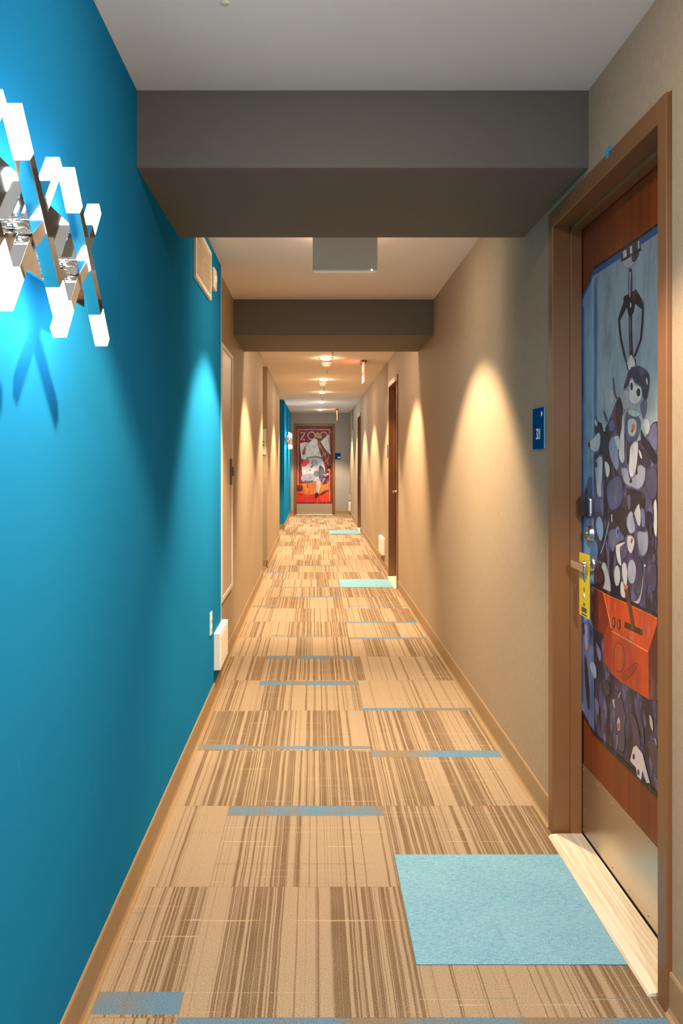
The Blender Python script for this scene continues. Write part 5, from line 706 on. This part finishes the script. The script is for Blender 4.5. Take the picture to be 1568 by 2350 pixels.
# card plane facing the corridor: local y to the far end, z up
W2 = .049
card = MB(); hole = []
n = 20
outer = [(-W2, -.170), (W2, -.170), (W2, .034), (-W2, .034)]
bmc = bmesh.new()
def holept(i):
    a = 2*PI*i/n; return (.022*math.cos(a), -.014+.042*math.sin(a)*(1.15 if math.sin(a) < 0 else .62))
def rim(a):
    c, s = math.cos(a), math.sin(a); k = 1e9
    if c: k = min(k, (W2 if c > 0 else -W2)/c)
    if s: k = min(k, ((.034+.014) if s > 0 else (-.170+.014))/s)
    return (c*k, -.014+s*k)
angs = sorted(set([2*PI*i/n for i in range(n)]+[math.atan2(p[1]+.014, p[0]) % (2*PI) for p in outer]))
ring_o = [rim(a) for a in angs]
def hp(a): return (.022*math.cos(a), -.014+.042*math.sin(a)*(1.15 if math.sin(a) < 0 else .62))
ring_i = [hp(a) for a in angs]
for xs in (0, .0012):
    O = [bmc.verts.new((xs, p[0], p[1])) for p in ring_o]; I = [bmc.verts.new((xs, p[0], p[1])) for p in ring_i]
    for i in range(len(angs)):
        j = (i+1) % len(angs); bmc.faces.new([O[i], O[j], I[j], I[i]])
    if xs == 0: O0, I0 = O, I
for A, B in ((O0, O), (I0, I)):
    for i in range(len(angs)):
        j = (i+1) % len(angs); bmc.faces.new([A[i], A[j], B[j], B[i]])
bmesh.ops.recalc_face_normals(bmc, faces=bmc.faces)
card.take(bmc); card.obj('card', M['yellow'], hg)
for zc, hh, n_, wd in ((-.082, .014, 1, .007), (-.130, .010, 2, .006), (-.148, .015, 6, .0062), (-.1635, .004, 9, .0045)):
    q = MB()
    for i in range(n_): q.box(-.0005, 0, (i-(n_-1)/2)*wd*1.35-wd/2, (i-(n_-1)/2)*wd*1.35+wd/2, zc-hh/2, zc+hh/2)
    q.box(-.0003, 0, -(n_/2)*wd*1.3, (n_/2)*wd*1.3, zc-hh/2, zc-hh/2+.001)
    q.obj('printed_line', M['ink'], hg)
ic = MB(); ic.lathe([(0, .0004), (.010, .0004), (.010, 0)], T(0, .002, -.104) @ RY(-PI/2), 18); ic.obj('white_figure', M['signwhite'], hg)

# ------------------------------------------------------------------ room signs
def text_mesh(txt, size, mat, name):
    cu = bpy.data.curves.new(name, 'FONT'); cu.body = txt; cu.size = size; cu.align_x = 'LEFT'; cu.extrude = .0006; cu.space_character = .92
    o = bpy.data.objects.new(name, cu); COL.objects.link(o)
    bpy.context.view_layer.update()
    me = bpy.data.meshes.new_from_object(o.evaluated_get(bpy.context.evaluated_depsgraph_get()))
    bpy.data.objects.remove(o); me.materials.clear(); me.materials.append(mat)
    r = bpy.data.objects.new(name, me); COL.objects.link(r); return r
def room_sign(loc, rz, label, number=None, w=.155, h=.152, marks=True):
    s = thing('room_sign', loc, label, 'sign', 'blue room number signs', rz=rz)
    q = MB(); q.box(-w/2, w/2, -.006, 0, -h/2, h/2, .0012); q.obj('sign_plate', M['blue_sign'], s)
    q = MB(); q.box(w/2, w/2+.0015, -.0062, 0, -h/2, h/2); q.obj('edge_strip', M['signedge'], s)
    if number:
        t = text_mesh(number, .050, M['signwhite'], 'number'); t.parent = s; t.rotation_euler = (PI/2, 0, 0); t.location = (-.030, -.0062, -.040); t.scale = (.92, 1.15, 1)
        q = MB(); q.lathe([(0, .0008), (.0095, .0008), (.0095, 0)], T(.047, -.0058, .052) @ RX(PI/2), 16); q.obj('emblem', M['signwhite'], s)
    elif marks:
        q = MB(); q.box(-.002, .058, -.0068, -.006, -.048, -.012); q.obj('emblem', M['signwhite'], s)
    return s
room_sign((XR, 3.079, 1.418), -PI/2, 'blue sign reading 321 on the right wall beside the nearest door', '321')
room_sign((XR, 9.40, 1.40), -PI/2, 'small room sign on the right wall just past the middle door', marks=False)
room_sign((.556, YF, 1.395), 0, 'blue square sign on the end wall right of the zoo door', w=.135, h=.146)

# ------------------------------------------------------------------ wall lamps
def make_sconce(loc, label):
    s = thing('wall_lamp', loc, label, 'wall lamp', 'zigzag bar wall lamps')
    oy, oz = 1.19, 1.70
    def P(x, y, z): return Vector((x+.543, y-oy, z-oz))     # x from the corridor axis, into lamp space
    q = MB(); q.box(0, .046, .74-oy, 1.62-oy, 1.66-oz, 1.735-oz, .002); q.obj('wall_canopy', M['chrome'], s)
    q = MB(); q.box(.046, .053, .60-oy, 1.762-oy, 1.625-oz, 1.773-oz, .001); q.obj('back_plate', M['mirror'], s)
    def bar(x, yt, zt, yb, zb):
        a, b = P(x, yt, zt), P(x, yb, zb); d = (b-a).normalized(); L = .075
        m = MB(); m.bar(a+d*L, b-d*L, .0247, .0247, (1, 0, 0), .0008); o = m.obj('chrome_bar', M['mirror'], s)
        for p0, p1 in ((a, a+d*L), (b, b-d*L)):
            m = MB(); m.bar(p0, p1, .0249, .0249, (1, 0, 0), .001); m.obj('light_tube', M['tube'], o)
    for i in range(4): bar(-.441, 1.470-.266*i, 1.815, 1.721-.266*i, 1.544)
    for i in range(4): bar(-.468, 1.759-.270*i, 1.834, 1.512-.270*i, 1.533)
    for i in range(4):
        for (y, z, l) in ((1.594-.266*i, 1.681, .036), (1.637-.270*i, 1.685, .010)):
            m = MB(); m.lathe([(.010, 0), (.010, l), (0, l)], Matrix.Translation(P(-.490, y, z)) @ RY(PI/2), 14); m.obj('mounting_stud', M['mirror'], s)
    return s
sc1 = make_sconce((XL, 1.19, 1.70), 'large zigzag chrome wall lamp with lit square ends on the near teal wall')
sc2 = copy_tree(sc1); sc2.location = (XT, 16.42, 1.70)
tag(sc2, 'far chrome wall lamp on the teal wall beside the zoo door')

# ------------------------------------------------------------------ ceiling things
def make_downlight():
    d = thing('recessed_downlight', (0, 0, ZC), 'x', 'ceiling light', 'recessed downlights along the corridor ceiling')
    q = MB(); q.lathe([(.052, 0), (.056, -.004), (.072, -.005), (.075, 0)], Matrix(), 32); q.obj('trim_ring', M['white'], d)
    q = MB(); q.lathe([(.056, -.004), (.050, -.013), (.030, -.020), (0, -.022)], Matrix(), 32); q.obj('lens', M['lens'], d)
    la = bpy.data.lights.new('lamp', 'SPOT'); la.energy = 262; la.color = (1.0, .74, .455); la.spot_size = math.radians(103); la.spot_blend = .30; la.shadow_soft_size = .045
    lo = bpy.data.objects.new('lamp', la); COL.objects.link(lo); lo.parent = d; lo.location = (0, 0, -.03)
    return d
LIGHTS = [(-2.0, 'downlight behind the camera'), (1.60, 'downlight above the camera, in front of the big beam'), (4.16, 'downlight hidden behind the nearest beam'),
          (6.80, 'downlight just behind the second beam'), (9.17, 'biggest visible round downlight, first past the second beam'), (11.60, 'second visible downlight past the second beam'),
          (13.75, 'third visible downlight past the second beam'), (16.1, 'fourth visible downlight past the second beam'), (18.5, 'smallest downlight, last before the zoo door')]
dl = make_downlight()
for i, (y, lab) in enumerate(LIGHTS):
    o = dl if i == 0 else copy_tree(dl)
    o.location = (.128, y, ZC); o['label'] = lab
    o['at'] = y
for o in [o for o in COL.objects if 'at' in o]:
    y = o['at']; del o['at']
    if y > 2: continue
    for ch in o.children:
        if ch.type == 'LIGHT':
            ch.data = ch.data.copy(); ch.data.energy = 140
            if y < 0:                         # a white lamp with a wide beam
                ch.data.energy = 300; ch.data.color = (.84, .93, 1.0); ch.data.spot_size = math.radians(172); ch.data.spot_blend = .15

def make_smoke():
    d = thing('smoke_detector', (0, 0, ZC), 'x', 'smoke detector', 'smoke detectors on the ceiling')
    q = MB(); q.lathe([(.070, 0), (.070, -.014), (.062, -.020), (.058, -.020)], Matrix(), 28); q.lathe([(.058, -.018), (0, -.018)], Matrix(), 28); q.obj('base_ring', M['white'], d)
    q = MB(); q.lathe([(.054, -.018), (.050, -.038), (.030, -.046), (0, -.047)], Matrix(), 28); q.obj('sensor_dome', M['white'], d)
    return d
sd = make_smoke()
for i, (x, y, lab) in enumerate(((.135, 9.62, 'smoke detector tinted red, just behind the biggest downlight'), (.120, 12.1, 'smoke detector behind the second visible downlight'), (.125, 17.6, 'smoke detector just before the last downlight'))):
    o = sd if i == 0 else copy_tree(sd)
    o.location = (x, y, ZC); o['label'] = lab
def make_sprinkler():
    d = thing('fire_sprinkler', (0, 0, ZC), 'x', 'sprinkler', 'ceiling fire sprinklers')
    q = MB(); q.lathe([(.032, 0), (.030, -.004), (.012, -.008), (.0, -.008)], Matrix(), 22); q.obj('escutcheon', M['white'], d)
    q = MB(); q.lathe([(.007, -.008), (.007, -.03), (.004, -.034), (.004, -.05), (0, -.05)], Matrix(), 12); q.obj('nozzle', M['satin'], d)
    q = MB(); q.lathe([(0, -.049), (.015, -.049), (.015, -.051), (0, -.051)], Matrix(), 14); q.obj('deflector', M['satin'], d)
    return d
sp = make_sprinkler()
for i, (x, y, lab) in enumerate(((.185, 8.55, 'sprinkler right under the edge of the second beam'), (.155, 10.4, 'sprinkler between the first two visible downlights'), (.150, 12.9, 'sprinkler before the third visible downlight'), (.135, 15.0, 'small sprinkler before the fourth visible downlight'))):
    o = sp if i == 0 else copy_tree(sp)
    o.location = (x, y, ZC); o['label'] = lab
q = MB(); q.lathe([(0, -.003), (.011, -.003), (.013, 0)], Matrix(), 20)
tag(q.obj('sprinkler_cap', M['greysteel'], loc=(-.222, 2.045, ZC)), 'tiny round grey cap at the top edge of the nearest ceiling', 'cap')

# hanging sign seen from its back
e = thing('hanging_sign', (.147, 4.00, ZC), 'grey backed sign box hanging from the ceiling behind the nearest beam', 'sign')
q = MB(); q.box(-.156, .156, -.024, .024, -.212, -.012, .003); q.obj('housing', M['greysteel'], e)
q = MB(); q.box(-.075, .075, -.03, .03, -.013, 0, .002); q.obj('ceiling_mount', M['greysteel'], e)
q = MB(); q.box(-.152, .152, -.0255, .0255, -.221, -.2125, .001); tag(q.obj('bottom_strip', M['white'], e), 'pale bottom strip')
q = MB(); q.lathe([(0, .004), (.0035, .002), (.004, 0)], T(.128, -.0255, -.217) @ RX(PI/2), 10); tag(q.obj('indicator_light', M['led'], e), 'pink indicator light')
q = MB(); q.box(-.13, .13, .0241, .0255, -.185, -.05); tag(q.obj('lit_face', M['red2'], e), 'red lit face')

def make_edge_sign(loc, label):
    e = thing('edge_lit_sign', loc, label, 'sign', 'red lit signs seen edge on')
    q = MB(); q.box(-.03, .03, -.17, .17, -.022, 0, .003); q.obj('ceiling_housing', M['dark'], e)
    q = MB(); q.box(-.006, .006, -.155, .155, -.25, -.022, .001); q.obj('sign_panel', M['panel'], e)
    q = MB(); q.box(-.0075, -.0062, -.12, .12, -.12, -.026); tag(q.obj('lit_band', M['red'], e), 'red lit face')
    q = MB(); q.box(-.007, .007, -.158, -.155, -.25, -.022); tag(q.obj('glowing_edge', M['rededge'], e), 'glowing salmon edge')
    return e
M['dark'] = plain('dark_grey_metal', (.10, .085, .07), .5)
M['panel'] = plain('sign_panel_acrylic', (.55, .42, .30), .25)
M['rededge'] = emissive('red_edge_glow', (1.0, .30, .18), .9)
make_edge_sign((.560, 9.50, ZC), 'nearer red edge-lit sign hanging right of the biggest downlight')
make_edge_sign((.500, 18.4, ZC), 'farther red edge-lit sign hanging above the zoo door')

# ------------------------------------------------------------------ things on the walls
v = thing('air_vent', (XL, 3.98, 2.245), 'cream air vent grille high on the teal wall behind the beam', 'vent')
q = MB()
for (a, b, c, d) in ((-.28, .28, -.125, -.10), (-.28, .28, .10, .125), (-.28, -.255, -.10, .10), (.255, .28, -.10, .10)): q.box(0, .014, a, b, c, d, .002)
q.obj('vent_frame', M['cream'], v)
q = MB()
for i in range(13):
    z = -.094+i*.0155
    q.prism([(.001, z), (.010, z-.006), (.011, z-.004), (.002, z+.0025)], 'y', -.255, .255)
q.obj('louvres', M['cream'], v)
q = MB(); q.box(0, .0012, -.255, .255, -.10, .10); q.obj('backing', M['cream'], v)
q = MB(); q.box(0, .024, -.055, .055, -.055, .055, .006, 3)
ab = q.obj('alarm_box', M['cream'], loc=(XL-.003, 4.375, 2.255)); tag(ab, 'small cream box beside the air vent, high on the teal wall', 'wall box')
q = MB(); q.lathe([(0, .008), (.018, .006), (.022, 0)], T(.024, 0, 0) @ RY(PI/2), 18); q.obj('alarm_lens', M['white'], ab)

p = thing('outlet_plate', (XL, 4.31, .45), 'white outlet plate on the teal wall above the white box', 'outlet', 'white outlet plates')
q = MB(); q.box(0, .007, -.036, .036, -.058, .058, .002); q.obj('cover_plate', M['white'], p)
q = MB()
for z in (-.022, .022): q.lathe([(0, .0095), (.015, .0095), (.016, .006)], T(0, 0, z) @ RY(PI/2), 18)
q.obj('socket', M['white'], p)
p2 = copy_tree(p); p2.location = (XR, 19.42, .43); p2.rotation_euler = (0, 0, PI); tag(p2, 'small white outlet plate above the farthest white box by the end wall')

def wall_box(loc, rz, label, L=.40):
    b = thing('wall_box', loc, label, 'wall box', 'white wall boxes near the floor', rz=rz)
    q = MB(); q.box(0, .036, -L/2, L/2, 0, .20, .003); q.obj('box_body', M['white'], b)
    q = MB(); q.box(.036, .0375, -L/2+.02, L/2-.02, .02, .18, .0006); q.obj('front_cover', M['cream3'], b)
    return b
M['cream3'] = plain('ivory_plastic', (.86, .81, .70), .45, var=.02)
wall_box((XL, 4.655, .168), 0, 'white rectangular box low on the near teal wall beside the outlet', .40)
wall_box((XR, 10.12, .165), PI, 'white box low on the right wall past the middle door', .50)
wall_box((XR, 19.35, .115), PI, 'farthest white box, low on the right wall by the end', .45)

e = thing('electrical_panel', (XT, 5.31, 1.225), 'tan wall panel with dark latch just past the teal wall', 'panel')
q = MB()
for (a, b, c, d) in ((-.34, .34, -.785, -.755), (-.34, .34, .755, .785), (-.34, -.30, -.755, .755), (.28, .34, -.755, .755)): q.box(0, .016, a, b, c, d, .002)
tag(q.obj('panel_frame', M['bead'], e), 'pale frame')
q = MB(); q.box(0, .010, -.30, .28, -.755, .755, .001); q.obj('panel_door', M['panelpaint'], e)
q = MB(); q.box(.010, .020, .18, .25, -.09, .085, .004); q.box(.020, .034, .20, .23, -.03, .03, .003); tag(q.obj('latch', M['dark'], e), 'dark latch')

w = thing('control_plate', (-.622, 10.003, 1.52), 'cream plate with dark buttons in the nearer left recess', 'wall plate')
q = MB(); q.box(-.055, .038, -.012, 0, -.155, .155, .003); q.obj('face_plate', M['cream'], w)
for z in (-.04, .0):
    q = MB(); q.lathe([(0, .004), (.009, .003), (.010, 0)], T(.004, -.012, z) @ RX(PI/2), 16); tag(q.obj('button', M['dark'], w), 'dark button')

q = MB(); q.box(-.0135, .0, -.012, .012, 0, .013, .0005); q.box(-.0145, -.0135, -.009, .010, -.016, .013)
tag(q.obj('tape_scrap', M['tape'], loc=(XR, 2.328, 2.165)), 'scrap of blue tape on top of the nearest door frame', 'tape')

# ------------------------------------------------------------------ world, camera, view
w = bpy.data.worlds.new('World'); SC.world = w; w.use_nodes = True
bg = w.node_tree.nodes.get('Background') or w.node_tree.nodes.new('ShaderNodeBackground')
bg.inputs[0].default_value = (.05, .05, .05, 1); bg.inputs[1].default_value = .2

cam = bpy.data.cameras.new('Camera'); co = bpy.data.objects.new('Camera', cam); COL.objects.link(co)
co.location = (0, 0, 1.30); co.rotation_euler = (PI/2, 0, 0)
cam.sensor_fit = 'VERTICAL'; cam.sensor_height = 36; cam.sensor_width = 24; cam.lens = 1900*36/2350
cam.shift_x = (784-722)/2350; cam.shift_y = -(1175-1056)/2350; cam.clip_start = .02; cam.clip_end = 100
SC.camera = co
vs = SC.view_settings; vs.view_transform = 'Standard'; vs.look = 'None'; vs.gamma = 1; vs.use_curve_mapping = False; vs.exposure = 0.85
cy = SC.cycles
cy.use_denoising = True; cy.max_bounces = 10; cy.diffuse_bounces = 6; cy.glossy_bounces = 5; cy.sample_clamp_indirect = 4.0; cy.caustics_reflective = False; cy.caustics_refractive = False
cy.use_light_tree = True; cy.transparent_max_bounces = 24
